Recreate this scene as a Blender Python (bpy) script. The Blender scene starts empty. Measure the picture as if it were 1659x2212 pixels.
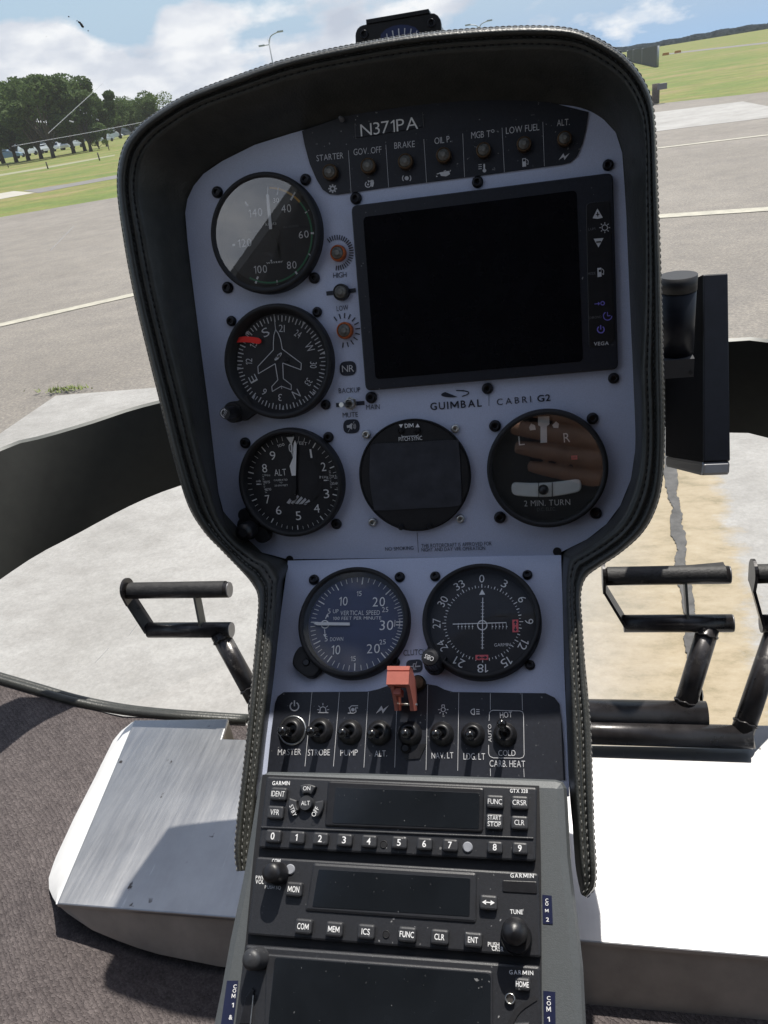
import bpy, math, random
from mathutils import Vector, Matrix
random.seed(7)
C = bpy.context.scene.collection
sc = bpy.context.scene
# ------------------------------------------------------------------ camera
F, CX, CY, H = 1661.0, 829.5, 1106.0, 1.25          # focal length in picture units (picture = 1659 x 2212), eye height
K = 1659 / 3024
_U = Vector((-0.163, -1, -0.549)).normalized()      # world up, in camera axes (right, down, forward)
_u = Vector((7270, -254, -1661)).normalized()       # panel's right, in camera axes
_X = (_u - _u.dot(_U) * _U).normalized()
_Y = _U.cross(_X)
def cw(c): return Vector((c.dot(_X), c.dot(_Y), c.dot(_U)))
CAM = Vector((0, 0, H))
def ray(p): return cw(Vector((p[0] - CX, p[1] - CY, F))) / F
cd = bpy.data.cameras.new('camera'); cam = bpy.data.objects.new('camera', cd); C.objects.link(cam)
r_, u_, b_ = cw(Vector((1, 0, 0))), cw(Vector((0, -1, 0))), cw(Vector((0, 0, -1)))
m = Matrix((r_, u_, b_)).transposed().to_4x4(); m.translation = CAM
cam.matrix_world = m
cd.sensor_fit = 'VERTICAL'; cd.sensor_height = 24; cd.lens = F / 2212 * 24
cd.clip_start = .01; cd.clip_end = 9000
sc.camera = cam
# ------------------------------------------------------------------ sun, sky, exposure
SUN_AZ, SUN_EL = math.radians(20), math.radians(66.5)
sv = Vector((math.sin(SUN_AZ) * math.cos(SUN_EL), math.cos(SUN_AZ) * math.cos(SUN_EL), math.sin(SUN_EL)))
ld = bpy.data.lights.new('sun', 'SUN'); ld.energy = 4.6; ld.angle = math.radians(.5); ld.color = (1, .95, .87)
lo = bpy.data.objects.new('sun', ld); C.objects.link(lo); lo.rotation_euler = sv.to_track_quat('Z', 'Y').to_euler(); lo.location = (0, 0, 30)
sc.view_settings.view_transform = 'Standard'; sc.view_settings.look = 'None'
sc.view_settings.exposure = .35; sc.view_settings.gamma = 1
W = bpy.data.worlds.new('World'); sc.world = W; W.use_nodes = True
def N(nt, t, **kw):
    n = nt.nodes.new(t)
    for k, v in kw.items():
        if k in n.inputs: n.inputs[k].default_value = v
        else: setattr(n, k, v)
    return n
def L(nt, a, b): nt.links.new(a, b)
def ramp(nt, fac, stops):
    n = nt.nodes.new('ShaderNodeValToRGB'); e = n.color_ramp.elements
    while len(e) < len(stops): e.new(.5)
    for i, (p, c) in enumerate(stops):
        e[i].position = p; e[i].color = (*c, 1) if len(c) == 3 else c
    L(nt, fac, n.inputs[0]); return n.outputs[0]
def math_(nt, op, a, b=None, clamp=False):
    n = nt.nodes.new('ShaderNodeMath'); n.operation = op; n.use_clamp = clamp
    for i, v in enumerate((a, b)):
        if v is None: continue
        if isinstance(v, (int, float)): n.inputs[i].default_value = v
        else: L(nt, v, n.inputs[i])
    return n.outputs[0]
def mix(nt, f, a, b, mode='MIX'):
    n = nt.nodes.new('ShaderNodeMix'); n.data_type = 'RGBA'; n.blend_type = mode
    for i, v in ((0, f), (6, a), (7, b)):
        if isinstance(v, (int, float)): n.inputs[i].default_value = v
        elif isinstance(v, tuple): n.inputs[i].default_value = (*v, 1)
        else: L(nt, v, n.inputs[i])
    return n.outputs[2]
nt = W.node_tree; nt.nodes.clear()
sky = N(nt, 'ShaderNodeTexSky', sky_type='NISHITA', sun_disc=False, sun_elevation=SUN_EL, sun_rotation=SUN_AZ, air_density=1.3, dust_density=1.5)
tc = nt.nodes.new('ShaderNodeTexCoord'); sep = nt.nodes.new('ShaderNodeSeparateXYZ'); L(nt, tc.outputs['Generated'], sep.inputs[0])
mp = N(nt, 'ShaderNodeMapping'); mp.inputs['Scale'].default_value = (1, 1, 2.3); mp.inputs['Location'].default_value = (.35, .1, .2); L(nt, tc.outputs['Generated'], mp.inputs[0])
n1 = N(nt, 'ShaderNodeTexNoise', Scale=6.5, Detail=9, Roughness=.56); L(nt, mp.outputs[0], n1.inputs[0])
n2 = N(nt, 'ShaderNodeTexNoise', Scale=10, Detail=7, Roughness=.5); L(nt, mp.outputs[0], n2.inputs[0])
def bump_dir(p, rad, amp):                    # a cloud bank in one direction of the sky
    d = ray(p).normalized()
    v = nt.nodes.new('ShaderNodeVectorMath'); v.operation = 'DISTANCE'; L(nt, tc.outputs['Generated'], v.inputs[0]); v.inputs[1].default_value = d
    return math_(nt, 'MULTIPLY', math_(nt, 'SUBTRACT', 1, math_(nt, 'DIVIDE', v.outputs['Value'], rad), True), amp)
dens = n1.outputs[0]
for p, rad, amp in (((70, 90), .12, .42), ((20, 150), .12, .35), ((260, 120), .13, .30), ((380, 60), .14, .30), ((500, 110), .16, .26), ((700, 60), .18, .20), ((330, 190), .16, .16)):
    dens = math_(nt, 'ADD', dens, bump_dir(p, rad, amp))
for p, rad, amp in (((15, -5), .065, .7), ((232, 22), .095, .75), ((400, -20), .13, .55), ((560, 10), .10, .2), ((165, 175), .04, .2)):
    dens = math_(nt, 'SUBTRACT', dens, bump_dir(p, rad, amp))
v_ = nt.nodes.new('ShaderNodeVectorMath'); v_.operation = 'DISTANCE'; L(nt, tc.outputs['Generated'], v_.inputs[0]); v_.inputs[1].default_value = Vector((-.25, -.46, .27)).normalized()
dens = math_(nt, 'ADD', dens, math_(nt, 'MULTIPLY', math_(nt, 'SUBTRACT', 1, math_(nt, 'DIVIDE', v_.outputs['Value'], .45), True), .5))
cov = ramp(nt, dens, [(.53, (0, 0, 0)), (.63, (1, 1, 1))])
lum = ramp(nt, n2.outputs[0], [(.32, (4.3, 4.7, 5.5)), (.48, (5.6, 5.9, 6.5)), (.6, (7.4, 7.5, 7.7))])
hzn = ramp(nt, sep.outputs[2], [(0, (1, 1, 1)), (.14, (.5, .5, .5)), (.6, (0, 0, 0))])
skyc = mix(nt, hzn, sky.outputs[0], (3.1, 4.5, 6.4))
cl = mix(nt, cov, skyc, lum)
bg = N(nt, 'ShaderNodeBackground', Strength=.1); L(nt, cl, bg.inputs[0])
wo = nt.nodes.new('ShaderNodeOutputWorld'); L(nt, bg.outputs[0], wo.inputs[0])

# ------------------------------------------------------------------ planes and picture zones
class PL:
    "a tilted plane of the cockpit: s runs right, t runs down the plane, h stands off towards the pilot"
    def __init__(s, o, T):
        T = math.radians(T); s.o = Vector(o); s.x = Vector((1, 0, 0))
        s.v = Vector((0, -math.sin(T), -math.cos(T))); s.n = Vector((0, -math.cos(T), math.sin(T)))
    def hit(s, p, h=0):
        r = ray(p); return CAM + r * (((s.o - CAM + h * s.n).dot(s.n)) / r.dot(s.n))
    def loc(s, p, h=0):
        q = s.hit(p, h) - s.o; return (q.x, q.dot(s.v))
    def w(s, a, h=0): return s.o + s.x * a[0] + s.v * a[1] + s.n * h
def Z(x0, y0, w, Wd=1659):
    k = w / Wd * K
    f = lambda x, y: (x0 * K + x * k, y0 * K + y * k)
    f.k = k; return f
ZI = lambda x, y: (x, y)
ZI.k = 1
zA = Z(700, 600, 800); zB = Z(1300, 600, 1300); zC = Z(1512, 0, 1512); zD = Z(0, 0, 1512); zE = Z(800, 1150, 700); zF = Z(800, 1600, 700)
zG = Z(1400, 1500, 1100); zH = Z(900, 2100, 1450); zI = Z(950, 2600, 1400); zJ = Z(900, 3000, 1400); zK = Z(800, 3400, 1500)
zR = Z(2300, 900, 724, 1456); zQ = Z(1380, 0, 400); zS = Z(0, 450, 500); zT = Z(2400, 100, 624); zP = Z(2350, 1900, 674, 1491); zN = Z(1450, 2550, 300)
z7 = Z(0, 2800, 1000); z6a = Z(1800, 3600, 600); z7a = Z(800, 3600, 600); zL = Z(0, 1250, 900)
BEND = CAM + ray((915, 1200)) * .545
UP = PL(BEND, 19.3); LP = PL(BEND, 53.5)
CP = PL(LP.hit((890, 1690), .03), 57.5)
def zplane(p, z):                             # picture point on the level plane z (world)
    r = ray(p); return CAM + r * ((z - H) / r.z)
def gnd(p, z=0): return zplane(p, z)
def at_y(p, y):
    r = ray(p); return CAM + r * (y / r.y)

# ------------------------------------------------------------------ mesh builder
class MB:
    def __init__(s): s.v = []; s.f = []
    def add(s, vs, fs, m=0, sm=False):
        b = len(s.v); s.v += [Vector(q) for q in vs]
        s.f += [(tuple(i + b for i in f), m, sm) for f in fs]
    def build(s, name, mats, parent=None, loc=None, label=None):
        me = bpy.data.meshes.new(name)
        o = Vector(loc) if loc is not None else Vector((0, 0, 0))
        if parent is not None:
            o = Vector(parent['_o']) if '_o' in parent else Vector((0, 0, 0))
        me.from_pydata([v - o for v in s.v], [], [f[0] for f in s.f])
        for mt in (mats if isinstance(mats, (list, tuple)) else [mats]): me.materials.append(mt)
        for p, f in zip(me.polygons, s.f): p.material_index = f[1]; p.use_smooth = f[2]
        me.validate()
        ob = bpy.data.objects.new(name, me); C.objects.link(ob)
        if parent is not None:
            ob.parent = parent; ob['_o'] = list(o)
        else: ob.location = o
        if label: ob['label'] = label
        return ob
def tag(o, label, cat=None, group=None, kind=None):
    o['label'] = label
    if cat: o['category'] = cat
    if group: o['group'] = group
    if kind: o['kind'] = kind
    return o
def thing(name, label, cat, loc, group=None):
    o = bpy.data.objects.new(name, None); C.objects.link(o); o.location = loc; o.empty_display_size = .01
    o['_o'] = list(loc)
    return tag(o, label, cat, group)
def copy_tree(o, delta, label=None, name=None):
    c = o.copy(); C.objects.link(c); c.location = Vector(o.location) + Vector(delta)
    if label: c['label'] = label
    for ch in o.children:
        d = ch.copy(); C.objects.link(d); d.parent = c
        for g in ch.children:
            e = g.copy(); C.objects.link(e); e.parent = d
    return c
def prism(mb, pl, pts, h0, h1, m=0, bev=0, mside=None, cap0=False):
    "outline pts (s,t) on plane pl raised from h0 to h1, optional bevel"
    n = len(pts); ar = sum(pts[i][0] * pts[(i + 1) % n][1] - pts[(i + 1) % n][0] * pts[i][1] for i in range(n))
    if ar > 0: pts = pts[::-1]
    ms = m if mside is None else mside
    rings = [(pts, h0)]
    if bev:
        ins = []
        for i in range(n):
            a, b, c = Vector(pts[i - 1]), Vector(pts[i]), Vector(pts[(i + 1) % n])
            e1 = (b - a); e2 = (c - b)
            if e1.length < 1e-9 or e2.length < 1e-9: ins.append(tuple(b)); continue
            e1.normalize(); e2.normalize()
            n1 = Vector((e1.y, -e1.x)); n2 = Vector((e2.y, -e2.x)); q = n1 + n2
            q = q / max(q.length_squared, .3) * 2
            ins.append(tuple(b + q * bev))
        mid = [((p[0] * .7 + q[0] * .3), (p[1] * .7 + q[1] * .3)) for p, q in zip(pts, ins)]
        rings += [(pts, h1 - bev), (mid, h1 - bev * .3), (ins, h1)]
    else: rings += [(pts, h1)]
    vs = []; fs = []
    for r, h in rings: vs += [pl.w(q, h) for q in r]
    for k in range(len(rings) - 1):
        for i in range(n):
            j = (i + 1) % n; fs.append((k * n + i, k * n + j, (k + 1) * n + j, (k + 1) * n + i))
    b = len(mb.v); mb.v += vs
    mb.f += [(tuple(i + b for i in f), ms, False) for f in fs]
    mb.f.append((tuple(b + (len(rings) - 1) * n + i for i in range(n)), m, False))
    if cap0: mb.f.append((tuple(b + i for i in range(n))[::-1], m, False))
def rrect(pts, r, seg=4):
    "round the corners of a convex outline"
    out = []; n = len(pts)
    for i in range(n):
        a, b, c = Vector(pts[i - 1]), Vector(pts[i]), Vector(pts[(i + 1) % n])
        d1 = (a - b); d2 = (c - b); rr = min(r, d1.length * .45, d2.length * .45)
        p0 = b + d1.normalized() * rr; p1 = b + d2.normalized() * rr
        for k in range(seg + 1):
            t = k / seg; out.append(tuple(p0 * (1 - t) ** 2 + b * 2 * t * (1 - t) + p1 * t * t))
    return out
def lathe(mb, pl, c, prof, seg=48, m=0, sm=True, cap=True, sx=1, sy=1):
    vs = []; fs = []; k = len(prof)
    for i in range(seg):
        a = 2 * math.pi * i / seg
        for r, h in prof: vs.append(pl.w((c[0] + r * math.sin(a) * sx, c[1] - r * math.cos(a) * sy), h))
    for i in range(seg):
        j = (i + 1) % seg
        for q in range(k - 1): fs.append((i * k + q, i * k + q + 1, j * k + q + 1, j * k + q))
    mb.add(vs, fs, m, sm)
    if cap and prof[-1][0] > 1e-6:
        b = len(mb.v) - seg * k
        mb.f.append((tuple(b + i * k + k - 1 for i in range(seg)), m, False))
def tube(mb, pts, r, seg=14, m=0, cap=True, r2=None):
    pts = [Vector(p) for p in pts]; vs = []; fs = []; n = len(pts); ref = None
    for i, p in enumerate(pts):
        d = (pts[min(i + 1, n - 1)] - pts[max(i - 1, 0)]).normalized()
        if ref is None: ref = d.cross(Vector((0, 0, 1)) if abs(d.z) < .9 else Vector((1, 0, 0))).normalized()
        ref = (ref - ref.dot(d) * d).normalized(); b = d.cross(ref)
        rr = r if r2 is None else r + (r2 - r) * i / (n - 1)
        for k in range(seg):
            a = 2 * math.pi * k / seg; vs.append(p + (ref * math.cos(a) + b * math.sin(a)) * rr)
    for i in range(n - 1):
        for k in range(seg):
            j = (k + 1) % seg; fs.append((i * seg + k, i * seg + j, (i + 1) * seg + j, (i + 1) * seg + k))
    mb.add(vs, fs, m, True)
    if cap:
        b = len(mb.v) - n * seg
        mb.f.append((tuple(b + i for i in range(seg))[::-1], m, False)); mb.f.append((tuple(b + (n - 1) * seg + i for i in range(seg)), m, False))
def box(mb, c, sz, rot=None, m=0):
    R = rot or Matrix.Identity(3)
    vs = [Vector(c) + R @ Vector((x * sz[0] / 2, y * sz[1] / 2, z * sz[2] / 2)) for x in (-1, 1) for y in (-1, 1) for z in (-1, 1)]
    mb.add(vs, [(0, 1, 3, 2), (4, 6, 7, 5), (0, 4, 5, 1), (2, 3, 7, 6), (0, 2, 6, 4), (1, 5, 7, 3)], m)
def catmull(P, n):
    out = []; P = [Vector(p) for p in P]
    for i in range(len(P) - 1):
        a, b, c, d = P[max(i - 1, 0)], P[i], P[i + 1], P[min(i + 2, len(P) - 1)]
        for k in range(n):
            t = k / n
            out.append(.5 * (2 * b + (c - a) * t + (2 * a - 5 * b + 4 * c - d) * t * t + (3 * b - a - 3 * c + d) * t ** 3))
    return out + [P[-1]]
# ------------------------------------------------------------------ lettering
_G = {}
def glyph(ch, bold):
    k = (ch, bold)
    if ch == '1' and k not in _G:
        w = .105 if bold else .075; vs = [(.20, 0), (.20 + w, 0), (.20 + w, .70), (.20 + w * .2, .70), (.06, .575), (.06, .575 - w * .95), (.20, .70 - w * 1.75)]
        vs = [(x, y * CAPH / .70) for x, y in vs]; _G[k] = (vs, [(0, 1, 2, 6), (2, 3, 4, 5, 6)], .06, .20 + w)
    if ch == 'M' and bold and k not in _G:
        w, t = .82, .125; o = [(0, 0), (t, 0), (t, .70), (w / 2 - t * .45, .16), (w / 2 + t * .45, .16), (w - t, .70), (w - t, 0), (w, 0), (w, 1), (w - t * 1.15, 1), (w / 2, .46), (t * 1.15, 1), (0, 1)]
        _G[k] = ([(x, y * CAPH) for x, y in o], [(0, 1, 2, 11, 12), (2, 3, 10, 11), (3, 4, 10), (4, 5, 9, 10), (5, 6, 7, 8, 9)], 0, w)
    if k not in _G:
        cu = bpy.data.curves.new('glyph', 'FONT'); cu.body = ch; cu.size = 1; cu.resolution_u = 3; cu.offset = .013 if bold else -.004
        o = bpy.data.objects.new('glyph', cu); C.objects.link(o)
        dg = bpy.context.evaluated_depsgraph_get(); me = o.evaluated_get(dg).to_mesh()
        vs = [(v.co.x, v.co.y) for v in me.vertices]; fs = [tuple(p.vertices) for p in me.polygons]
        o.evaluated_get(dg).to_mesh_clear(); bpy.data.objects.remove(o); bpy.data.curves.remove(cu)
        _G[k] = (vs, fs, min([v[0] for v in vs], default=0), max([v[0] for v in vs], default=.28))
    return _G[k]
_hb = glyph('H', False); CAPH = max(v[1] for v in _hb[0])
class D:
    "draws flat marks on a plane at height h, points given in a picture zone"
    def __init__(s, mb, pl, z, h, m=0): s.mb, s.pl, s.z, s.h, s.m = mb, pl, z, h, m
    def p(s, x, y): return s.pl.loc(s.z(x, y), s.h)
    def text(s, body, x0, y0, x1, y1, cap, bold=False, m=None, gap=.10):
        a, b = Vector(s.p(x0, y0)), Vector(s.p(x1, y1)); d = b - a
        dx, dy = x1 - x0, y1 - y0; l = math.hypot(dx, dy); ux, uy = dy / l * cap, -dx / l * cap
        ch = (Vector(s.p((x0 + x1) / 2 + ux, (y0 + y1) / 2 + uy)) - Vector(s.p((x0 + x1) / 2, (y0 + y1) / 2))).length
        s.raw(body, a, d, ch, bold, m, gap)
    def raw(s, body, a, d, ch, bold=False, m=None, gap=.10):
        e = d.normalized(); up = Vector((e.y, -e.x)); x = 0; pl = []
        for c in body:
            if c == ' ': x += .30; continue
            g = glyph(c, bold); pl.append((g, x - g[2])); x += g[3] - g[2] + gap
        x -= gap; sx = d.length / x; sy = ch / CAPH
        for g, ox in pl:
            s.mb.add([s.pl.w(a + e * ((v[0] + ox) * sx) + up * (v[1] * sy), s.h) for v in g[0]], g[1], s.m if m is None else m)
    def rad(s, body, c, r, ang, ch, wd, bold=False, m=None, upright=False):
        "text centred at angle ang (deg, clockwise from top), reading outward; sizes in metres"
        a = math.radians(ang); q = Vector((c[0] + r * math.sin(a), c[1] - r * math.cos(a)))
        e = Vector((1, 0)) if upright else Vector((math.cos(a), math.sin(a))); up = Vector((e.y, -e.x))
        s.raw(body, q - e * wd / 2 - up * ch / 2, e * wd, ch, bold, m)
    def quad(s, pts, m=None):
        s.mb.add([s.pl.w(q, s.h) for q in pts], [tuple(range(len(pts)))], s.m if m is None else m)
    def poly(s, pts, m=None): s.quad([s.p(*q) for q in pts], m)
    def seg(s, a, b, w, m=None):              # local metres
        a, b = Vector(a), Vector(b); e = (b - a).normalized(); q = Vector((e.y, -e.x)) * w / 2
        s.quad([a - q, b - q, b + q, a + q], m)
    def line(s, x0, y0, x1, y1, w, m=None):   # width in zone units
        dx, dy = x1 - x0, y1 - y0; l = math.hypot(dx, dy); qx, qy = dy / l * w / 2, -dx / l * w / 2
        s.poly([(x0 - qx, y0 - qy), (x1 - qx, y1 - qy), (x1 + qx, y1 + qy), (x0 + qx, y0 + qy)], m)
    def path(s, pts, w, m=None, closed=False):
        n = len(pts)
        for i in range(n if closed else n - 1):
            a = pts[i]; b = pts[(i + 1) % n]; s.line(a[0], a[1], b[0], b[1], w, m)
    def tick(s, c, r0, r1, ang, w, m=None):   # local metres
        a = math.radians(ang); d = (math.sin(a), -math.cos(a))
        s.seg((c[0] + d[0] * r0, c[1] + d[1] * r0), (c[0] + d[0] * r1, c[1] + d[1] * r1), w, m)
    def arc(s, c, r0, r1, a0, a1, m=None, n=24):
        vs = []; fs = []
        for i in range(n + 1):
            a = math.radians(a0 + (a1 - a0) * i / n)
            for r in (r0, r1): vs.append(s.pl.w((c[0] + r * math.sin(a), c[1] - r * math.cos(a)), s.h))
        fs = [(2 * i, 2 * i + 1, 2 * i + 3, 2 * i + 2) for i in range(n)]
        s.mb.add(vs, fs, s.m if m is None else m)
    def disc(s, x, y, r, m=None, n=20):
        s.poly([(x + r * math.cos(2 * math.pi * i / n), y + r * math.sin(2 * math.pi * i / n)) for i in range(n)], m)
    def zarc(s, x, y, r, w, a0, a1, m=None, n=16):
        s.path([(x + r * math.sin(math.radians(a0 + (a1 - a0) * i / n)), y - r * math.cos(math.radians(a0 + (a1 - a0) * i / n))) for i in range(n + 1)], w, m)
def rad_px(pl, z, x, y, r, h=0):              # a zone radius in metres
    a = pl.loc(z(x - r, y), h); b = pl.loc(z(x + r, y), h); return (b[0] - a[0]) / 2

# ------------------------------------------------------------------ materials
def mk(name, rgb, rough=.5, metal=0, var=.12, scale=60, bump=0, bscale=300, spec=.5, detail=4, coat=0, rvar=0):
    mt = bpy.data.materials.new(name); mt.use_nodes = True; nt = mt.node_tree; b = nt.nodes['Principled BSDF']
    b.inputs['Roughness'].default_value = rough; b.inputs['Metallic'].default_value = metal; b.inputs['Specular IOR Level'].default_value = spec
    if coat: b.inputs['Coat Weight'].default_value = coat; b.inputs['Coat Roughness'].default_value = .1
    tc = nt.nodes.new('ShaderNodeTexCoord'); co = tc.outputs['Object']
    n = N(nt, 'ShaderNodeTexNoise', Scale=scale, Detail=detail, Roughness=.6); L(nt, co, n.inputs[0])
    lo = tuple(max(0, c * (1 - var)) for c in rgb); hi = tuple(c * (1 + var) for c in rgb)
    L(nt, ramp(nt, n.outputs[0], [(.3, lo), (.7, hi)]), b.inputs['Base Color'])
    if rvar:
        L(nt, math_(nt, 'ADD', math_(nt, 'MULTIPLY', n.outputs[0], rvar), rough - rvar / 2), b.inputs['Roughness'])
    if bump:
        n2 = N(nt, 'ShaderNodeTexNoise', Scale=bscale, Detail=3); L(nt, co, n2.inputs[0])
        bp = N(nt, 'ShaderNodeBump', Strength=bump, Distance=.001); L(nt, n2.outputs[0], bp.inputs['Height']); L(nt, bp.outputs[0], b.inputs['Normal'])
    return mt
M = {}
M['face'] = mk('panel_paint', (.51, .555, .71), .42, var=.09, scale=1500, bump=.08, bscale=2500, rvar=.15)
M['ink'] = mk('dark_ink', (.016, .02, .035), .5, var=.2)
M['black'] = mk('black_plastic', (.012, .012, .014), .38, var=.25, scale=200, bump=.06, bscale=1500)
M['matblack'] = mk('matt_black', (.009, .009, .011), .6, var=.3, scale=300, bump=.05, bscale=2500)
M['annun'] = mk('black_anodised_plate', (.014, .016, .024), .45, var=.2, scale=500, bump=.04, bscale=3000)
M['white'] = mk('white_print', (.82, .82, .82), .5, var=.05)
M['white2'] = mk('faded_white_print', (.58, .58, .6), .5, var=.1)
M['dim'] = mk('dim_grey_print', (.15, .15, .16), .5, var=.1)
M['dial'] = mk('dial_black', (.012, .012, .016), .55, var=.3, scale=120)
M['dialblue'] = mk('dial_dark_blue', (.022, .032, .095), .5, var=.15, scale=80)
M['screen'] = mk('dark_screen', (.006, .006, .008), .08, var=.2, spec=.25)
M['screen2'] = mk('grey_screen', (.05, .052, .062), .3, var=.25, scale=90)
M['lcd'] = mk('radio_lcd', (.010, .012, .015), .14, var=.2, scale=30)
M['steel'] = mk('steel', (.55, .55, .53), .3, 1, var=.1, scale=200, bump=.05)
M['darksteel'] = mk('dark_screw', (.02, .02, .024), .32, .6, var=.3, scale=300)
M['lens'] = mk('lamp_lens', (.16, .155, .14), .3, var=.35, scale=500, bump=.3, bscale=900)
M['brass'] = mk('brown_brass_ring', (.11, .07, .04), .4, .7, var=.3, scale=400)
M['orange'] = mk('orange_ring', (.42, .10, .025), .4, .3, var=.2, scale=300)
M['red'] = mk('red_flag', (.95, .02, .012), .5, var=.05)
M['pink'] = mk('pink_flag', (.75, .13, .15), .5, var=.05)
M['guard'] = mk('red_plastic', (.52, .165, .125), .42, var=.08, scale=200, bump=.06, bscale=1200)
M['yellow'] = mk('yellow_arc', (.65, .36, .05), .5, var=.05)
M['green'] = mk('green_arc', (.03, .22, .10), .5, var=.05)
M['violet'] = mk('violet_print', (.20, .17, .62), .5, var=.05)
M['console'] = mk('grey_console_paint', (.09, .098, .102), .5, var=.08, scale=700, bump=.2, bscale=1800)
M['radio'] = mk('radio_black', (.022, .023, .027), .42, var=.2, scale=900, bump=.15, bscale=2200)
M['button'] = mk('rubber_button', (.035, .036, .04), .45, var=.15, scale=400, bump=.08, bscale=1500)
M['sensor'] = mk('photo_sensor', (.30, .31, .34), .35, var=.1, scale=300)
M['sticker'] = mk('dark_blue_tape', (.014, .018, .05), .35, var=.1)
M['pedal'] = mk('dark_bronze_paint', (.035, .032, .033), .3, .3, var=.35, scale=60, bump=.08, bscale=400, rvar=.2)
def worn(mt, amt=.8):
    nt = mt.node_tree; b = nt.nodes['Principled BSDF']; src = b.inputs['Base Color'].links[0].from_socket; co = nt.nodes.new('ShaderNodeTexCoord').outputs['Object']
    n = N(nt, 'ShaderNodeTexNoise', Scale=70, Detail=9, Roughness=.7); L(nt, co, n.inputs[0]); n2 = N(nt, 'ShaderNodeTexNoise', Scale=14, Detail=2); L(nt, co, n2.inputs[0])
    f = math_(nt, 'MULTIPLY', ramp(nt, n.outputs[0], [(.57, (0, 0, 0)), (.63, (1, 1, 1))]), ramp(nt, n2.outputs[0], [(.48, (0, 0, 0)), (.6, (1, 1, 1))]))
    L(nt, mix(nt, math_(nt, 'MULTIPLY', f, amt), src, (.16, .15, .14)), b.inputs['Base Color'])
worn(M['pedal'])
M['pad'] = mk('worn_grip_tape', (.025, .024, .024), .6, var=.5, scale=120, bump=.4, bscale=500)
M['olive'] = mk('dark_olive_trim', (.017, .018, .015), .8, var=.15, scale=80, bump=.1, bscale=900)
M['olive2'] = mk('olive_edge', (.10, .105, .095), .45, var=.15, scale=80)
M['device'] = mk('device_black', (.008, .009, .014), .45, spec=.25, var=.2, scale=100, bump=.05, bscale=1500)
M['cap'] = mk('grey_metal_cap', (.22, .22, .23), .4, .5, var=.1)
M['bark'] = mk('bark', (.075, .062, .05), .9, var=.3, scale=6, bump=.5, bscale=20)
M['carglass'] = mk('car_glass', (.03, .04, .05), .1, var=.1)
M['tyre'] = mk('tyre', (.02, .02, .02), .8, var=.2)
M['thread'] = mk('grey_thread', (.13, .13, .125), .7, var=.3, scale=900)
M['seam'] = mk('dark_thread', (.012, .012, .012), .8, var=.3, scale=900)
M['lamp_pole'] = mk('galvanised', (.36, .38, .40), .5, .4, var=.1)
M['screenfence'] = mk('dark_green_fabric', (.014, .020, .021), .8, var=.15, scale=3)
M['weed'] = mk('weed_leaf', (.17, .21, .04), .7, var=.3, scale=60)
M['brown'] = mk('hair_brown', (.02, .015, .01), .6)

def base(name):
    mt = bpy.data.materials.new(name); mt.use_nodes = True; nt = mt.node_tree
    return mt, nt, nt.nodes['Principled BSDF'], nt.nodes.new('ShaderNodeTexCoord').outputs['Object']
def noise(nt, co, s, d=5, r=.6, sc=None):
    if sc:
        mp = nt.nodes.new('ShaderNodeMapping'); mp.inputs['Scale'].default_value = sc; L(nt, co, mp.inputs[0]); co = mp.outputs[0]
    n = N(nt, 'ShaderNodeTexNoise', Scale=s, Detail=d, Roughness=r); L(nt, co, n.inputs[0]); return n.outputs[0]
def bumpn(nt, b, h, st, dist):
    bp = N(nt, 'ShaderNodeBump', Strength=st, Distance=dist); L(nt, h, bp.inputs['Height']); L(nt, bp.outputs[0], b.inputs['Normal'])
def dusty(mt, amt, scale=420, thr=.74):
    nt = mt.node_tree; b = nt.nodes['Principled BSDF']; src = b.inputs['Base Color'].links[0].from_socket; co = nt.nodes.new('ShaderNodeTexCoord').outputs['Object']
    n = N(nt, 'ShaderNodeTexNoise', Scale=scale, Detail=1); L(nt, co, n.inputs[0]); n2 = N(nt, 'ShaderNodeTexNoise', Scale=25, Detail=3); L(nt, co, n2.inputs[0])
    f = math_(nt, 'MULTIPLY', ramp(nt, n.outputs[0], [(thr, (0, 0, 0)), (thr + .03, (1, 1, 1))]), ramp(nt, n2.outputs[0], [(.4, (.1, .1, .1)), (.65, (1, 1, 1))]))
    L(nt, mix(nt, math_(nt, 'MULTIPLY', f, amt), src, (.45, .45, .45)), b.inputs['Base Color'])
for k in ('lcd', 'radio', 'annun', 'button'): dusty(M[k], .55)
dusty(M['face'], .22, 600, .72)
# leather: fine pebble grain with soft creases
mt, nt, b, co = base('black_leather'); M['leather'] = mt
v = N(nt, 'ShaderNodeTexVoronoi', Scale=700); L(nt, co, v.inputs['Vector'])
n = noise(nt, co, 90, 5)
L(nt, ramp(nt, n, [(.3, (.027, .028, .024)), (.7, (.046, .046, .040))]), b.inputs['Base Color'])
b.inputs['Roughness'].default_value = .45
h = math_(nt, 'ADD', math_(nt, 'MULTIPLY', v.outputs['Distance'], .5), n)
bumpn(nt, b, h, .35, .0009)
# asphalt: pale worn aggregate
mt, nt, b, co = base('asphalt'); M['asphalt'] = mt
n1, n2, n3 = noise(nt, co, .35, 6), noise(nt, co, 62, 6, .78), noise(nt, co, 3, 6, .7)
c1 = ramp(nt, n1, [(.3, (.188, .168, .144)), (.7, (.252, .228, .198))])
c2 = mix(nt, 1.0, c1, ramp(nt, n2, [(.30, (.55, .55, .55)), (.53, (1, 1, 1)), (.72, (1.6, 1.57, 1.5))]), 'MULTIPLY')
c3 = mix(nt, 1.0, c2, ramp(nt, n3, [(.3, (.82, .82, .83)), (.7, (1.12, 1.12, 1.1))]), 'MULTIPLY')
L(nt, c3, b.inputs['Base Color']); b.inputs['Roughness'].default_value = .85; bumpn(nt, b, n2, .5, .01)
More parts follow.
